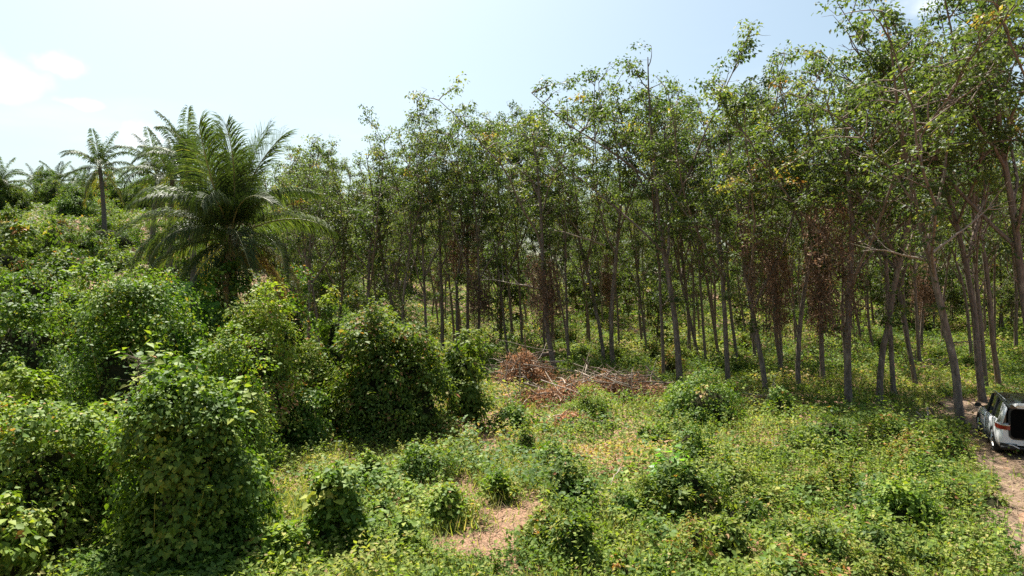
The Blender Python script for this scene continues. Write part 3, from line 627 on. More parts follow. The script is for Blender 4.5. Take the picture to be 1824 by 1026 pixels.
g = Geo(); g.leaves(Pn, nr, al, (.08+.0032*y)*rng.uniform(.6, 1.4, n), 'kite', np.clip(.5 + .7*(fbm(Pn, .8, 58, 3)-.5) + rng.normal(0, .14, n), 0, 1))
link('creeper_blanket', g.mesh('creeper_blanket', M_VINE), kind='stuff', label='creepers filling the gaps between the vine mounds')
# bushes scattered over the clearing: (left, right, top, base, leaf, count, tint, kind, label)
BUSH = [
 (634, 680, 826, 880, .075, 2600, .42, 'v', 'small upright dark bush in the sunny grass below the big dark bush'),
 (552, 660, 886, 1012, .10, 5200, .48, 'v', 'tall conical vine bush near the lower frame edge'),
 (658, 706, 896, 943, .08, 1800, .46, 'v', 'little vine bush between the conical bush and the domed bush'),
 (752, 850, 876, 948, .085, 4200, .56, 'v', 'domed vine bush with brown stems at the bare soil patch'),
 (690, 756, 946, 1010, .085, 2400, .52, 'v', 'low bush just below the domed bush'),
 (425, 590, 965, 1045, .09, 6000, .54, 'v', 'spreading creeper mound at the bottom left of the grass'),
 (972, 1050, 836, 918, .095, 3600, .45, 'b', 'upright dark leaved bush in the middle of the clearing'),
 (918, 950, 774, 816, .085, 1300, .5, 'b', 'small narrow bush uphill of the middle dark leaved bush'),
 (1160, 1292, 850, 936, .13, 4600, .5, 'b', 'large leaved shrub patch under the bright sapling'),
 (1166, 1350, 692, 768, .09, 9000, .5, 'v', 'wide vine draped mound before the grove with dark hollows'),
 (1412, 1545, 748, 822, .10, 5200, .42, 'b', 'broad dark shrub left of the leaning roadside tree'),
 (1615, 1712, 762, 828, .10, 4200, .47, 'b', 'rounded shrub beside the track near the car'),
 (950, 1030, 800, 842, .085, 2400, .36, 'v', 'low dark creeper clump left of the sapling'),
 (873, 962, 736, 778, .09, 3200, .46, 'v', 'leafy hump between the dirt gap and the grassy hummock'),
 (1000, 1092, 706, 764, .06, 6000, .72, 'v', 'smooth pale green hummock in front of the dead brush heap'),
 (918, 1002, 930, 998, .10, 3400, .66, 'b', 'bright yellow green bush right of the bare soil patch'),
 (978, 1066, 948, 1026, .09, 3600, .6, 'b', 'leafy bush right of the bright yellow green one at the bottom edge'),
 (1128, 1192, 766, 800, .085, 2000, .36, 'v', 'low dark clump below the draped mound'),
 (793, 842, 702, 764, .11, 1700, .6, 'b', 'light leaved plant at the right foot of the big dark bush'),
 (705, 832, 812, 866, .075, 4200, .46, 'v', 'spreading low bush in the grass under the big dark bush'),
 (862, 912, 850, 900, .085, 1700, .5, 'v', 'small clump at the upper end of the bare trail'),
 (1190, 1262, 775, 838, .085, 3000, .44, 'v', 'grey green clump directly below the draped mound'),
 (1340, 1420, 700, 752, .09, 2600, .5, 'v', 'creeper clump right of the draped mound'),
 (1540, 1620, 752, 806, .09, 3000, .5, 'b', 'shrub between the broad dark one and the track'),
 (1395, 1470, 850, 905, .10, 2600, .55, 'b', 'leafy clump in the lower right of the clearing'),
 (1250, 1350, 945, 1020, .10, 3600, .55, 'b', 'broad leafed weed clump at the bottom edge right of centre'),
 (1560, 1670, 880, 960, .09, 3600, .58, 'v', 'pale weed clump near the dirt track'),
 (1080, 1150, 880, 940, .08, 2400, .62, 'v', 'light green weed clump left of the large leaved shrub patch'),
 (1420, 1520, 950, 1030, .09, 3200, .55, 'b', 'weed clump at the bottom edge below the broad leafy clump'),
]
for k, (u0, u1, vt, vb, lf, n, tm, kd, lab) in enumerate(BUSH):
    x, y, z = P((u0+u1)/2, vb-4); w = (u1-u0)/FOC*y/2; y += w*.6; loc = at((u0+u1)/2, y); h = hz(vt, y, loc[2]); h = max(h, .35)
    ms = mound_mesh(300+k, w*1.02, w*.95, h*1.32, n, lf, ('heart' if y < 13 else 'kite') if kd == 'v' else ('oval' if y < 13 else 'diamond'), M_VINE if kd == 'v' else M_BUSH, p=1.8, q=1.45, lump=.45, tmean=tm-.03, shoots=.3, shoot_len=.28*max(.6, min(1.3, w)), dead=.02, hang=.5)
    mound('vine_bush' if kd == 'v' else 'leafy_bush', lab, 'bush', loc, ms)

# saplings with stems and large leaves
def sapling(loc, h, label, seed, leaf=.26, n=60, name='sapling', mat=None, cat='sapling'):
    rng = np.random.default_rng(seed); e = link(name, None, None, label, cat, loc=loc); e.empty_display_size = .2
    g = Geo(); L = Geo(); st = bend_path((0, 0, -.05), (rng.normal(0, .1), rng.normal(0, .1), 1), h, 7, rng, .05); g.tube(st, np.linspace(.022, .006, 8), 5)
    t = rng.uniform(.35, 1, n); B = np.stack([np.interp(t, np.linspace(0, 1, 8), st[:, q]) for q in range(3)], 1)
    az = rng.uniform(0, 6.28, n); o = np.stack([np.cos(az), np.sin(az), rng.uniform(.1, .7, n)], 1)*rng.uniform(.12, .42, n)[:, None]
    g.sticks(B, B+o, .006, .003)
    nr = rng.normal(0, .3, (n, 3)); nr[:, 2] += 1; al = o.copy(); al[:, 2] = -.25*np.hypot(o[:, 0], o[:, 1])
    L.leaves(B+o, nr, al, leaf*rng.uniform(.6, 1.2, n), 'heart', rng.random(n))
    link('stem', g.mesh('sapling_stem', M_BARK, True), e); link('leaves', L.mesh('sapling_leaves', mat or M_BIG), e)
x, y, z = P(1186, 900); sapling((x, y, z), hz(808, y, z), 'bright green sapling standing out of the large leaved shrub patch', 1, .2, 90)
x, y, z = at(262, 15.0); sapling((x, y, z), hz(618, y, z), 'young tree with pale drooping leaves in front of the tall pillar', 2, .15, 150, mat=M_VINE)
# taro-like plants by the palm
def taro(u, v_top, y, label, seed, n=14, s=.55):
    rng = np.random.default_rng(seed); loc = at(u, y); h = hz(v_top, y, loc[2]); e = link('elephant_ear_plant', None, None, label, 'plant', loc=loc); e.empty_display_size = .2
    g = Geo(); V0 = []
    for i in range(n):
        az = i*2.4; top = np.array([math.cos(az)*rng.uniform(.2, .85), math.sin(az)*rng.uniform(.2, .75), h-rng.uniform(0, 1)**1.3*1.3])
        st = np.array([[0, 0, 0], [top[0]*.3, top[1]*.3, top[2]*.6], top]); g2 = Geo(); g2.tube(st, [.03, .02, .012], 5, .3)
        g2.leaves(top[None], np.array([[math.cos(az)*.5, math.sin(az)*.5 - .25, .8]]), np.array([[math.cos(az), math.sin(az), -.7]]), s*rng.uniform(.8, 1.2), 'heart', rng.random())
        link('leaf', g2.mesh('taro_leaf', M_BIG), e)
taro(332, 490, 24.5, 'bright green elephant ear plant left of the palm trunk base', 4, 34, .5)
taro(388, 520, 25.0, 'smaller bright elephant ear plant just under the palm trunk', 5, 20, .42)

# understory shrubs in the grove and hillside scrub: copies of a few kinds
UV = [mound_mesh(401, 1.1, 1.1, 1.0, 2600, .12, 'diamond', M_BUSH, p=2, q=1.4, lump=.5, tmean=.6, shoots=.6, shoot_len=.5), mound_mesh(402, 1.5, 1.3, .8, 2600, .12, 'kite', M_VINE, p=2, q=1.4, lump=.5, tmean=.58, shoots=.5, shoot_len=.4),
      mound_mesh(403, .8, .8, 1.5, 2200, .13, 'diamond', M_BUSH, p=1.6, q=1.3, lump=.5, tmean=.64, shoots=.6, shoot_len=.6)]
HV = [mound_mesh(411, 2.6, 2.4, 3.6, 9000, .2, 'diamond', M_BUSH, lump=.28, lsc=.6, dead=.008, tmean=.45, shoots=.3, shoot_len=.6), mound_mesh(412, 3.2, 2.6, 2.8, 9000, .18, 'diamond', M_VINE, lump=.28, lsc=.6, dead=.008, tmean=.42, shoots=.3, shoot_len=.6),
      mound_mesh(413, 2.0, 2.0, 5.2, 9000, .2, 'diamond', M_BUSH, lump=.3, lsc=.6, dead=.008, tmean=.38, shoots=.35, shoot_len=.7)]
r2 = random.Random(8)
for i in range(44):
    u = r2.uniform(1060, 1740); v = r2.uniform(775, 1060); x, y, z = P(u, v)
    if on_path(np.array([x]), np.array([y]))[0] or u > 1720: continue
    mound('weed_clump', 'knee high leafy weed clump ' + ('near the dirt track, ' if u > 1560 else 'midway to the track, ' if u > 1330 else 'right of the large leaved shrub patch, ') + ('at the bottom edge' if v > 960 else 'in the lower clearing' if v > 870 else 'in the upper clearing'), 'weeds', (x, y, z-.08), UV[i % 3], r2.uniform(0, 6.28), 'weed clumps in the clearing', (r2.uniform(.45, .9),)*2 + (r2.uniform(.4, .8),), cn='stem_tangle')
for i in range(210):
    y = 37 + 68*r2.random()**1.25; x = r2.uniform(-.32, .86)*y
    if x/y > .1 and y < 40: continue
    mound('undergrowth_shrub', 'low green undergrowth shrub ' + where(x, y), 'shrub', (x, y, gz1(x, y)-.1), UV[i % 3], r2.uniform(0, 6.28), 'undergrowth shrubs in the grove', r2.uniform(.45, 1.15), cn='stem_tangle')
for i in range(105):
    y = 40 + 80*r2.random()**.7; x = r2.uniform(-.95, -.28)*y
    mound('hillside_shrub', 'dense green shrub on the hillside ' + hill_where(x, y), 'shrub', (x, y, gz1(x, y)-.2), HV[i % 3], r2.uniform(0, 6.28), 'shrubs on the hillside', r2.uniform(.7, 1.15), cn='stem_tangle')
for i in range(40):
    y = 100 + 45*r2.random(); x = r2.uniform(-.4, .95)*y
    mound('distant_thicket', 'dense thicket ' + where(x, y), 'shrub', (x, y, gz1(x, y)-.2), HV[i % 3], r2.uniform(0, 6.28), 'thickets at the far end of the grove', r2.uniform(1.3, 2.0), cn='stem_tangle')

# ------------------------------------------------------------------ coconut palms
def frond_mesh(seed, L, e0, bend, nl=58, twist=0.0, brown=0.0, droop=.6, wind=0.0, ragged=.09, lw=.024, lf=.25):
    rng = np.random.default_rng(seed); n = 16; t = np.linspace(0, 1, n); ang = e0 - bend*t**1.5
    p = np.zeros((n, 3))
    for i in range(1, n):
        a = (ang[i]+ang[i-1])/2; p[i] = p[i-1] + np.array([math.cos(a), 0, math.sin(a)])*L/(n-1)
    p[:, 1] += wind*t**2*L
    g = Geo(); g.tube(p, np.linspace(.045, .008, n), 5, .5); rib = g.mesh('frond_rib', M_RACHIS, True)
    g = Geo(); tl = np.linspace(.14, .995, nl)
    for sd in (-1, 1):
        tt = tl + rng.normal(0, .004, nl); keep = rng.random(nl) > ragged; tt = np.clip(tt[keep], 0, 1); m = len(tt)
        B = np.stack([np.interp(tt, t, p[:, q]) for q in range(3)], 1); aa = np.interp(tt, t, ang)
        T = np.stack([np.cos(aa), 0*aa, np.sin(aa)], 1); U = np.stack([-np.sin(aa), 0*aa, np.cos(aa)], 1); S = np.zeros((m, 3)); S[:, 1] = sd
        ll = L*lf*(.3+.7*np.sin(math.pi*np.clip(tt*.8+.12, 0, 1)))*rng.uniform(.75, 1.15, m)
        fw = .62 + 1.2*tt**2.2
        d1 = unit(S*1.0 + T*fw[:, None] + U*.28 + rng.normal(0, .14, (m, 3)))
        d2 = unit(d1 + np.array([0, wind*.8, -droop])[None] + rng.normal(0, .1, (m, 3)))
        d3 = unit(d2 + np.array([0, wind*.8, -droop*1.3])[None])
        W = unit(np.cross(d1, U)*.5 + T); w = lw*L/4.5*rng.uniform(.8, 1.2, m)
        p0 = B; p1 = B+d1*(ll*.4)[:, None]; p2 = p1+d2*(ll*.33)[:, None]; p3 = p2+d3*(ll*.27)[:, None]
        V = np.stack([p0-W*(w*.6)[:, None], p0+W*(w*.6)[:, None], p1-W*w[:, None], p1+W*w[:, None], p2-W*(w*.8)[:, None], p2+W*(w*.8)[:, None], p3], 1)
        o = (np.arange(m)*7)[:, None, None]
        ti = np.clip(.42 + brown + rng.normal(0, .13, m) + (.35*brown)*tt, 0, 1)
        g.add(V.reshape(-1, 3), [(A_([[0, 1, 3, 2], [2, 3, 5, 4]])[None]+o).reshape(-1, 4), (A_([[4, 5, 6]])[None]+o).reshape(-1, 3)], np.repeat(ti, 7))
    return g.mesh('frond_leaflets', M_PALM), rib
def put_frond(e, fm, top, az, roll=0, label=None, s=1):
    f = link('frond', fm[0], e, loc=top, rot=(roll, 0, az), label=label, scale=s); link('rib', fm[1], f)
def palm_trunk(H, r, bendx, seed):
    rng = np.random.default_rng(seed); t = np.linspace(0, 1, 40); p = np.stack([bendx*t**2, .1*np.sin(t*3), -.3+(H+.3)*t], 1)
    rad = r*(1-.35*t)*(1+.05*(np.arange(40) % 2)); rad[0] *= 1.5; rad[1] *= 1.25
    g = Geo(); g.tube(p, rad, 10); return g.mesh('palm_trunk', M_PALMBARK, True), p[-1]
# the big palm
loc = at(412, 26.5); Hc = hz(425, 26.5, loc[2])
e = link('coconut_palm', None, None, 'big coconut palm with wide upright fronds rising over the vine mounds', 'palm tree', loc=loc); e.empty_display_size = .3
tm, top = palm_trunk(Hc, .26, 0.0, 1); link('trunk', tm, e)
BIG = [ # azimuth (deg, 0 = to the right, 90 = away), elevation, bend (deg), length, brown
 (100, 88, 18, 4.9, 0), (170, 85, 22, 5.0, 0), (15, 83, 26, 4.9, 0), (255, 82, 30, 4.8, 0), (310, 80, 28, 4.9, 0), (205, 78, 34, 5.0, 0), (345, 77, 36, 4.9, 0), (60, 78, 32, 4.8, 0), (130, 76, 38, 4.8, 0),
 (3, 58, 78, 4.9, .05), (180, 60, 82, 5.1, .05), (222, 56, 95, 4.9, 0), (322, 54, 92, 4.9, .03), (275, 60, 112, 4.6, 0), (90, 58, 85, 4.6, 0),
 (356, 34, 72, 4.9, .08), (174, 36, 76, 5.2, .06), (204, 18, 92, 4.8, .1), (335, 14, 95, 4.8, .08), (242, 26, 108, 4.4, .05), (300, 20, 108, 4.4, .1),
 (188, -2, 70, 4.4, .2), (348, -12, 60, 4.6, .42), (268, -28, 58, 3.9, .12), (328, -34, 48, 4.2, .5), (213, -28, 52, 4.2, .3), (150, -10, 70, 4.0, .3), (250, -50, 35, 3.6, .5), (295, -52, 34, 3.6, .5), (20, -30, 55, 4.0, .4),
]
for i, (az, el, bd, L, br) in enumerate(BIG):
    put_frond(e, frond_mesh(500+i, L*(.93 if el > 70 else .84), R(el), R(bd), nl=200, brown=br, droop=(1.3 if el < 30 else 1.1 if el < 68 else .3)*(.8+.1*(i % 5)), lw=.0165, lf=.30), tuple(top), R(az+((i*53) % 17)-8), R(((i*37) % 50)-25), 'yellowing brown drooping frond' if br > .3 else None)
g = Geo(); rng = np.random.default_rng(3)
for i in range(26):
    az = i*2.4; g.tube([np.array([0, 0, -.7+.02*i]), np.array([math.cos(az)*.28, math.sin(az)*.28, -.25+.02*i]), np.array([math.cos(az)*.42, math.sin(az)*.42, .25])], [.05, .07, .03], 5)
link('crown_sheath', g.mesh('crown_sheath', M_PALMBARK, True), e, loc=tuple(top))
# distant palms: shared fronds
FAR = []
for k in range(3):
    fs = []
    for i in range(18):
        el = [80, 72, 78, 60, 55, 62, 40, 45, 35, 20, 28, 12, 0, 8, -10, -35, -45, -60][i]; fs.append((frond_mesh(700+k*30+i, 4.6, R(el), R([30, 45, 40, 70, 80, 75, 95, 85, 95, 90, 85, 80, 75, 80, 60, 45, 35, 25][i]), nl=84, droop=.8, lw=.030, brown=.0 if i < 14 else .25, wind=.06), (i*137.5+k*50) % 360))
    FAR.append(fs)
FARP = [
 (186, 300, 405, 72, 0, 'tall lone coconut palm with grey trunk standing against the sky'),
 (95, 325, 380, 118, 1, 'windblown distant palm right of the smaller leaning one'),
 (62, 330, 385, 124, 2, 'smaller distant palm next to the windblown one'),
 (150, 350, 400, 112, 1, 'low distant palm just left of the tall lone palm'),
 (268, 312, 420, 62, 2, 'palm between the tall lone palm and the big palm'),
 (300, 320, 430, 56, 0, 'palm half hidden by the big palm fronds at its edge'),
 (345, 292, 430, 52, 1, 'palm whose top shows behind the big palm crown'),
 (-8, 330, 400, 95, 2, 'palm cut by the frame edge above the hillside'),
]
for k, (u, vc, vb, y, va, lab) in enumerate(FARP):
    loc = at(u, y); Hc = max(2.5, hz(vc, y, loc[2])); e = link('coconut_palm', None, None, lab, 'palm tree', 'distant coconut palms on the hillside', loc=loc, rot=(0, 0, 0)); e.empty_display_size = .3
    tm, top = palm_trunk(Hc, .27, [-.5, .6, .3][k % 3], 20+k); link('trunk', tm, e)
    for fm, az in FAR[va]: put_frond(e, fm, tuple(top), R(az+k*40), s=.92)

# ------------------------------------------------------------------ dead brush, log
def brush(label, u, v, rx, ry, h, seed, nst=70, nleaf=3500, smin=.8, smax=3.0, pale=.6, name='brush_heap'):
    rng = np.random.default_rng(seed); loc = P(u, v); e = link(name, None, None, label, 'brush pile', loc=loc); e.empty_display_size = .2
    for kind, mat, q in (('dead_twigs', M_PALE, int(nst*pale)), ('branches', M_BARK, int(nst*(1-pale)))):
        g = Geo()
        for i in range(q):
            c = np.array([rng.normal(0, .5)*rx, rng.normal(0, .5)*ry, 0]); rr_ = np.hypot(c[0]/rx, c[1]/ry); c[2] = max(.06, h*rng.random()*(1-.5*min(1.6, rr_)))
            d = rng.normal(0, 1, 3); d[2] *= .45; L = rng.uniform(smin, smax); a = bend_path(c-d/np.linalg.norm(d)*L/2, d, L, 4, rng, .1); a[:, 2] = np.maximum(a[:, 2], .03)
            g.tube(a, np.linspace(rng.uniform(.016, .045), .007, 5), 5)
        link(kind, g.mesh(kind, mat, True), e, kind='stuff')
    n = int(nleaf*.7); lc = rng.normal(0, .5, (9, 3))*np.array([rx, ry, 0]); li = rng.integers(0, 9, n); c = lc[li] + rng.normal(0, .34, (n, 3))*np.array([rx, ry, 0]); rr_ = np.hypot(c[:, 0]/rx, c[:, 1]/ry)
    c[:, 2] = h*np.exp(-rr_**2*.9)*(.25+1.1*fbm(c+seed*9, 1.7, seed, 3))*rng.uniform(.1, 1, n)+.04
    g = Geo(); al = rng.normal(0, 1, (n, 3)); al[:, 2] -= .6; nr = rng.normal(0, .7, (n, 3)); nr[:, 2] += .5
    g.leaves(c, nr, al, rng.uniform(.08, .24, n), 'lance', np.clip(rng.normal(.72, .2, n), 0, 1)); link('dead_leaves', g.mesh('dead_leaves', M_BRUSH), e, kind='stuff')
brush('wide heap of grey sticks and brown leaves before the close tree pair', 1085, 712, 3.0, 1.7, 1.4, 1, 240, 9000)
brush('reddish dead branch heap leaning on the fallen log', 932, 684, 1.7, 1.2, 1.9, 2, 120, 8000, pale=.4)
brush('small orange brown dead fern clump left of the pale hummock', 1022, 762, .9, .6, .7, 3, 16, 3600)
brush('brown leaf heap at the foot of the bare straight trunk', 1372, 722, 1.0, .6, .45, 4, 14, 1800)
brush('brown dead vegetation strip between the log heap and the hummock', 975, 720, 2.0, 1.1, .9, 5, 50, 7000)
brush('dark brush line in the grove beside the vine wrapped trunks', 1440, 655, 2.8, .8, .7, 6, 60, 4200, pale=.25)
brush('brown litter heap in the sunny gap of the grove', 1640, 662, 2.5, 1.2, .5, 7, 40, 3800, pale=.4)
brush('grey sticks lying beside the track near the leaning tree', 1600, 762, 1.6, .5, .25, 8, 26, 1000)
brush('dark fallen brush in the middle of the grove floor', 1130, 600, 2.2, 1.0, .8, 9, 50, 2500, pale=.2)
def log(label, a, b, r0, r1, mat, name='fallen_log', cat='log', seed=1, twigs=0):
    rng = np.random.default_rng(seed); a = np.array(a); b = np.array(b); t = np.linspace(0, 1, 9)[:, None]; p = (b-a)*t; p[:, 2] += .12*np.sin(t[:, 0]*math.pi); p += rng.normal(0, .02, p.shape)
    g = Geo(); g.tube(p, np.linspace(r0, r1, 9), 9)
    for i in range(twigs):
        c = p[rng.integers(3, 8)]; q = bend_path(c, (b-a)/np.linalg.norm(b-a)+rng.normal(0, .5, 3), rng.uniform(.5, 1.5), 4, rng, .12); g.tube(q, np.linspace(r1*.8, .005, 5), 5)
    # closed sawn ends
    for k, rr_ in ((0, r0), (-1, r1)):
        g.tube([p[k], p[k]+(p[k]-p[3])*1e-3], [rr_, .001], 9)
    link(name, g.mesh(name, mat, True), None, label, cat, loc=tuple(a))
x0, y0, z0 = P(862, 668); x1, y1, z1 = P(992, 668)
log('fallen pale log propped against the leaning rubber tree', (x0, y0, z0+.15), (x1, y1+.5, z1+1.25), .11, .13, rock_mat('log_bark', [(.12, .08, .055), (.26, .19, .14)], 7, vec_scale=(1, 1, 1)))
x0, y0, z0 = P(1000, 680); x1, y1, z1 = P(1075, 692)
log('long pale bare branch lying from the log heap to the stick heap', (x0-1.2, y0, z0+.9), (x1, y1, z1+.35), .03, .02, M_PALE, 'fallen_branch', 'branch', 2, 4)
x0, y0, z0 = P(1050, 705); x1, y1, z1 = P(1110, 720)
log('thin pale branch poking from the front of the stick heap', (x0, y0, z0+.5), (x1, y1, z1+.15), .025, .012, M_PALE, 'fallen_branch', 'branch', 3, 2)
x0, y0, z0 = P(1098, 862); x1, y1, z1 = P(1085, 880)
log('short curved dry stick standing in the clearing weeds', (x1, y1, z1+.1), (x0+.15, y0, z0+.45), .015, .01, M_PALE, 'dry_stick', 'stick', 4)

# ------------------------------------------------------------------ the car
M_PAINT = plain('car_white', (.72, .73, .74), .25, coat=.8, noise=.03)
M_BLACK = plain('car_black_plastic', (.012, .012, .013), .5)
M_GLASS = plain('car_dark_glass', (.01, .012, .013), .06, spec=.8)
M_ROOF = plain('car_black_roof', (.012, .012, .014), .15, coat=.6)
M_TYRE = plain('car_tyre', (.018, .018, .018), .85, noise=.3)
M_RIM = plain('car_rim', (.35, .36, .37), .3, metal=.9)
M_LAMP = plain('car_tail_lamp', (.22, .008, .01), .15, coat=.5)
M_TRIM = plain('car_silver_trim', (.6, .61, .62), .25, metal=.6)
M_BAY_SHADE = plain('car_bay_shade', (.006, .006, .006), .9, spec=0)  # black without gloss, stands for shade in the luggage bay
M_PLATE = plain('car_plate', (.65, .65, .65), .5)
def loft(sections, closed_ends=True):
    S = np.array(sections, float); m, k = S.shape[:2]; g = Geo(); i = np.arange(m-1)[:, None]*k + np.arange(k-1)[None]
    F = [np.stack([i, i+1, i+k+1, i+k], -1).reshape(-1, 4)]
    g.add(S.reshape(-1, 3), F)
    if closed_ends:
        for q in (0, m-1):
            c = S[q].mean(0); g.add(np.concatenate([S[q], [c]]), [np.array([[a, a+1, k] for a in range(k-1)] + [[k-1, 0, k]])])
    return g
def body_sec(y, w, zb, zbelt, zt, hood=False):
    r = [(w*.90, zb), (w*.985, zb+.12), (w, zb+.34), (w*.985, zbelt-.16), (w*.955, zbelt-.03), (w*.90, zbelt), (w*.72, zt), (w*.3, zt+.015)]
    pts = [(-a, y, b) for a, b in r] + [(a, y, b) for a, b in r[::-1]]
    return pts
def box(g, x0, x1, y0, y1, z0, z1):
    V = [(x, y, z) for x in (x0, x1) for y in (y0, y1) for z in (z0, z1)]
    g.add(V, [A_([[0, 1, 3, 2], [4, 6, 7, 5], [0, 4, 5, 1], [2, 3, 7, 6], [0, 2, 6, 4], [1, 5, 7, 3]])])
def car():
    th = R(27); fw = np.array([math.sin(th), math.cos(th)]); rt = np.array([math.cos(th), -math.sin(th)])
    Pr = np.array([(1775-912)/FOC*21.3, 21.3]); c = Pr + fw*1.4 + rt*.82
    zg = min(gz1(*(c+fw*a+rt*b_)) for a in (-1.4, 1.3) for b_ in (-.8, .8)) + .045
    e = link('parked_car', None, None, 'white SUV with black roof and open tailgate parked on the dirt track', 'car', loc=(c[0], c[1], zg), rot=(0, 0, -th)); e.empty_display_size = .3
    secs = [body_sec(y, w, zb, zl, zt) for y, w, zb, zl, zt in [
        (-2.30, .80, .42, .98, 1.0), (-2.22, .885, .34, 1.02, 1.03), (-1.95, .925, .30, 1.06, 1.07), (-1.4, .935, .27, 1.07, 1.08), (-.6, .925, .24, 1.05, 1.06), (.3, .92, .24, 1.02, 1.03),
        (.95, .92, .25, 1.0, 1.06), (1.35, .925, .27, .97, 1.04), (1.8, .90, .28, .90, .98), (2.12, .84, .30, .82, .9), (2.28, .70, .36, .72, .78)]]
    bm = loft(secs).mesh('car_body', M_PAINT, True); body = link('body', bm, e)
    es = body.modifiers.new('edges', 'EDGE_SPLIT'); es.split_angle = R(38)
    # glasshouse: side glass, then roof
    def gsec(y, wb, zb, wt, zt): return [(-wb, y, zb), (-wt, y, zt), (0, y, zt+.03), (wt, y, zt), (wb, y, zb)]
    gh = [gsec(-2.12, .78, 1.04, .66, 1.50), gsec(-1.75, .83, 1.05, .68, 1.60), gsec(-.9, .845, 1.05, .69, 1.655), gsec(-.1, .84, 1.03, .69, 1.66), gsec(.55, .83, 1.03, .66, 1.57), gsec(1.22, .80, 1.05, .60, 1.10)]
    g = loft(gh); o = link('window_glass', g.mesh('car_glass', M_GLASS, True), e); o.modifiers.new('edges', 'EDGE_SPLIT').split_angle = R(30)
    rs = []
    for y, w, z in [(-2.30, .64, 1.545), (-1.9, .685, 1.615), (-.9, .70, 1.668), (-.1, .70, 1.675), (.5, .67, 1.60)]:
        rs.append([(-w-.012, y, z-.035), (-w*.93, y, z+.012), (-w*.4, y, z+.04), (w*.4, y, z+.04), (w*.93, y, z+.012), (w+.012, y, z-.035)])
    link('roof', loft(rs).mesh('car_roof', M_ROOF, True), e)
    for s in (-1, 1):
        g = Geo(); g.tube([(s*.63, -1.8, 1.66), (s*.65, -1.0, 1.715), (s*.64, .1, 1.715), (s*.61, .45, 1.65)], .018, 6); link('roof_rail', g.mesh('roof_rail', M_TRIM, True), e)
        # pillars: white rear pillar, black centre pillars
        g = Geo(); V = [(s*.80, -2.27, 1.0), (s*.87, -1.92, 1.03), (s*.705, -1.80, 1.605), (s*.67, -2.26, 1.50)]
        V2 = [(a+s*.02, b_, c_) for a, b_, c_ in V]; g.add(V+V2, [A_([[4, 5, 6, 7], [0, 1, 5, 4], [1, 2, 6, 5], [2, 3, 7, 6], [3, 0, 4, 7], [0, 3, 2, 1]])]); link('rear_pillar', g.mesh('rear_pillar', M_PAINT), e)
        for y in (-.95, .08):
            g = Geo(); g.tube([(s*.85, y, 1.04), (s*.775, y-.04, 1.36), (s*.70, y-.06, 1.645)], .04, 6); link('door_pillar', g.mesh('door_pillar', M_BLACK, True), e)
        # doors with gap lines and handles
        for (ya, yb) in ((-.93, -.02), (.0, 1.0)):
            g = Geo(); x = s*.928; V = []
            for yy in np.linspace(ya, yb, 5):
                for zz, of in ((.36, -.012), (.62, .006), (.86, -.002), (1.0, -.035)): V.append((x+s*of, yy, zz))
            f = [[i*4+j, i*4+j+1, i*4+j+5, i*4+j+4] for i in range(4) for j in range(3)]; g.add(V, [A_(f)]); d = link('door', g.mesh('car_door', M_PAINT, True), e)
            d.modifiers.new('thick', 'SOLIDIFY').thickness = .015
            g = Geo(); g.tube([(x+s*.01, ya+.08, .885), (x+s*.035, ya+.13, .89), (x+s*.035, ya+.25, .89), (x+s*.01, ya+.3, .885)], .014, 6); link('handle', g.mesh('door_handle', M_BLACK, True), d)
        g = Geo(); box(g, s*.93-.02, s*.93+.02, -.98, 1.0, .25, .36); link('sill_cladding', g.mesh('sill', M_BLACK), e)
        # mirror
        g = Geo(); g.tube([(s*.84, .78, 1.06), (s*.95, .8, 1.1)], .025, 6)
        a = np.linspace(0, 2*math.pi, 10, endpoint=False); secs = [[(s*(1.02+.10*math.cos(q)*k), .80+yy, 1.13+.075*math.sin(q)*k) for q in np.append(a, 0)] for yy, k in ((-.05, .95), (.02, 1), (.09, .6))]
        gg = loft(secs); mi = link('mirror', gg.mesh('mirror', M_BLACK, True), e); link('mirror_arm', g.mesh('mirror_arm', M_BLACK, True), mi)
        # wheels
        for y in (-1.4, 1.3):
            g = Geo(); prof = [(.0, .20), (.0, .27), (.02, .335), (.05, .355), (.19, .355), (.22, .335), (.24, .27), (.24, .20)]
            a = np.linspace(0, 2*math.pi, 29); secs = [[(s*(.93-.235+w_), y+r_*math.cos(q), .355+r_*math.sin(q)) for w_, r_ in prof] for q in a]
            wh = link('wheel', loft(secs, False).mesh('tyre', M_TYRE, True), e)
            g = Geo(); 
            for k in range(5):
                q = k*2*math.pi/5; g.tube([(s*.925, y, .355), (s*.935, y+.13*math.cos(q), .355+.13*math.sin(q)), (s*.925, y+.245*math.cos(q), .355+.245*math.sin(q))], [.05, .035, .045], 6)
            secs = [[(s*(.90+w_), y+r_*math.cos(q), .355+r_*math.sin(q)) for w_, r_ in ((0, .21), (.03, .25), (.035, .27), (-.03, .27))] for q in a]
            link('rim', loft(secs, False).mesh('rim', M_RIM, True), wh); link('spokes', g.mesh('spokes', M_RIM, True), wh)
            g = Geo(); secs = [[(s*(.86+w_), y+r_*math.cos(q), .355+r_*math.sin(q)) for w_, r_ in ((0, .0), (.0, .22))] for q in a]; link('brake_disc', loft(secs, False).mesh('brake', M_BLACK), wh)
            g = Geo(); aa = np.linspace(-.12, math.pi+.12, 22); secs = [[(s*(.90+w_), y+r_*math.cos(q), .355+r_*math.sin(q)) for w_, r_ in ((-.12, .375), (.05, .375), (.055, .40), (.045, .445), (0, .45))] for q in aa]; link('wheel_arch', loft(secs, False).mesh('wheel_arch', M_BLACK, True), e)
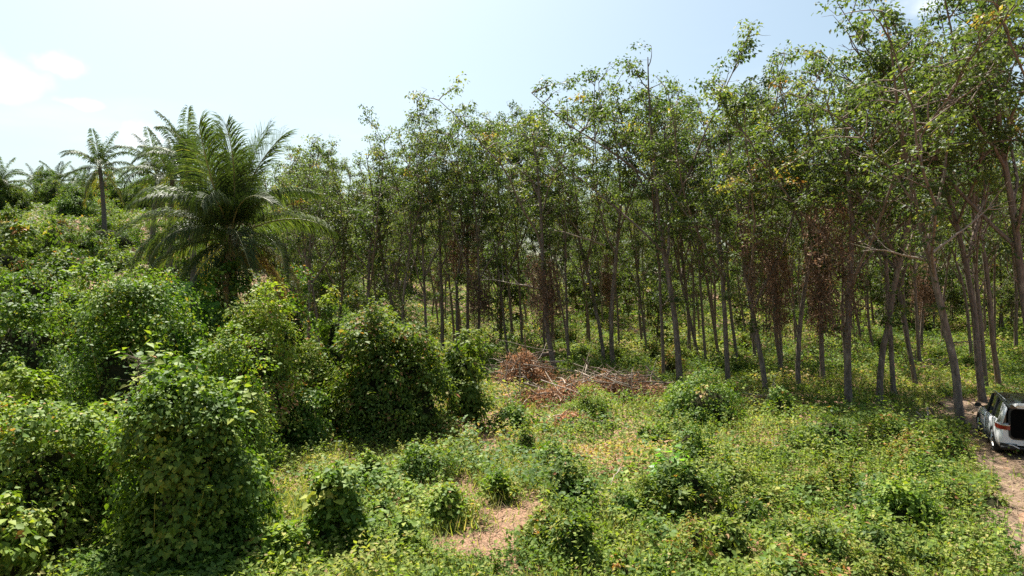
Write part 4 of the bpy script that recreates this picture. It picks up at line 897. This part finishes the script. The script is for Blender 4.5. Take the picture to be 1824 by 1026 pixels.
        # tail lamps
        secs = [[(s*x_, y_, z_) for z_ in (.86+dz, .93+dz, .99+dz)] for x_, y_, dz in ((.62, -2.325, 0), (.78, -2.32, .005), (.875, -2.25, .01), (.935, -2.05, .02), (.94, -1.88, .03))]
        g = loft(secs, False); lm = link('tail_lamp', g.mesh('tail_lamp', M_LAMP, True), e)
        g = Geo(); secs = [[(s*x_, y_-.006, z_) for z_ in (.985+dz, 1.01+dz)] for x_, y_, dz in ((.62, -2.325, 0), (.78, -2.32, .005), (.875, -2.25, .01))]; link('lamp_strip', loft(secs, False).mesh('lamp_strip', M_TRIM), lm)
        g = Geo(); secs = [[(s*x_, y_, z_) for z_ in (.36, .46)] for x_, y_ in ((.45, -2.335), (.72, -2.325), (.86, -2.24))]; link('bumper_vent', loft(secs, False).mesh('vent', M_BLACK), e)
        g = Geo(); g.tube([(s*.40, -2.345, .34), (s*.55, -2.34, .42), (s*.66, -2.335, .43)], .022, 6); link('bumper_trim', g.mesh('bumper_trim', M_TRIM, True), e)
    # flat black panel with rounded corners, painted as the shade inside the luggage bay
    def rrect(w0, w1, z0, z1, r, y0, y1):
        pts = []
        for cx, cz, a0 in ((w1-r, z1-r, 0), (w0+r, z1-r, 90), (w0+r, z0+r, 180), (w1-r, z0+r, 270)):
            for q in np.linspace(0, 90, 6): pts.append((cx+r*math.cos(R(a0+q)), y0+(y1-y0)*(cz+r*math.sin(R(a0+q))-z0)/(z1-z0), cz+r*math.sin(R(a0+q))))
        return np.array(pts)
    rim = rrect(-.61, .61, .64, 1.49, .13, -2.335, -2.305); inner = rim*np.array([.97, 1, .985])+np.array([0, .02, .012]); 
    g = Geo(); n = len(rim); g.add(np.concatenate([rim, [rim.mean(0)]]), [A_([[i, (i+1) % n, n] for i in range(n)])]); link('load_bay_shade', g.mesh('load_bay_shade', M_BAY_SHADE), e, label='flat black panel standing for the shaded luggage bay')
    frame = rrect(-.66, .66, .59, 1.54, .16, -2.325, -2.295); g = Geo(); j = np.arange(n); g.add(np.concatenate([frame, rim]), [np.stack([j, (j+1) % n, n+(j+1) % n, n+j], 1)]); link('opening_seal', g.mesh('opening_seal', M_BLACK), e)
    # raised tailgate
    secs = [[(x_, y_, z_+cr) for x_, cr in ((-.66, 0), (-.6, .05), (0, .08), (.6, .05), (.66, 0), (.6, -.04), (0, -.04), (-.6, -.04), (-.66, 0))] for y_, z_ in ((-2.28, 1.60), (-2.6, 1.66), (-3.0, 1.72), (-3.3, 1.71))]
    link('tailgate', loft(secs).mesh('tailgate', M_PAINT, True), e, label='raised white tailgate')
    g = Geo(); box(g, -.26, .26, -2.345, -2.33, .46, .57); link('number_plate', g.mesh('number_plate', M_PLATE), e)
    g = Geo(); box(g, -.84, .84, -2.33, -2.2, .30, .37); link('bumper_lower', g.mesh('bumper_lower', M_BLACK), e)
    g = Geo(); g.tube([(-.55, -1.9, .30), (.55, -1.9, .30)], .05, 6); box(g, -.8, .8, -2.1, 2.1, .22, .30); link('underbody', g.mesh('underbody', M_BLACK), e)
car()
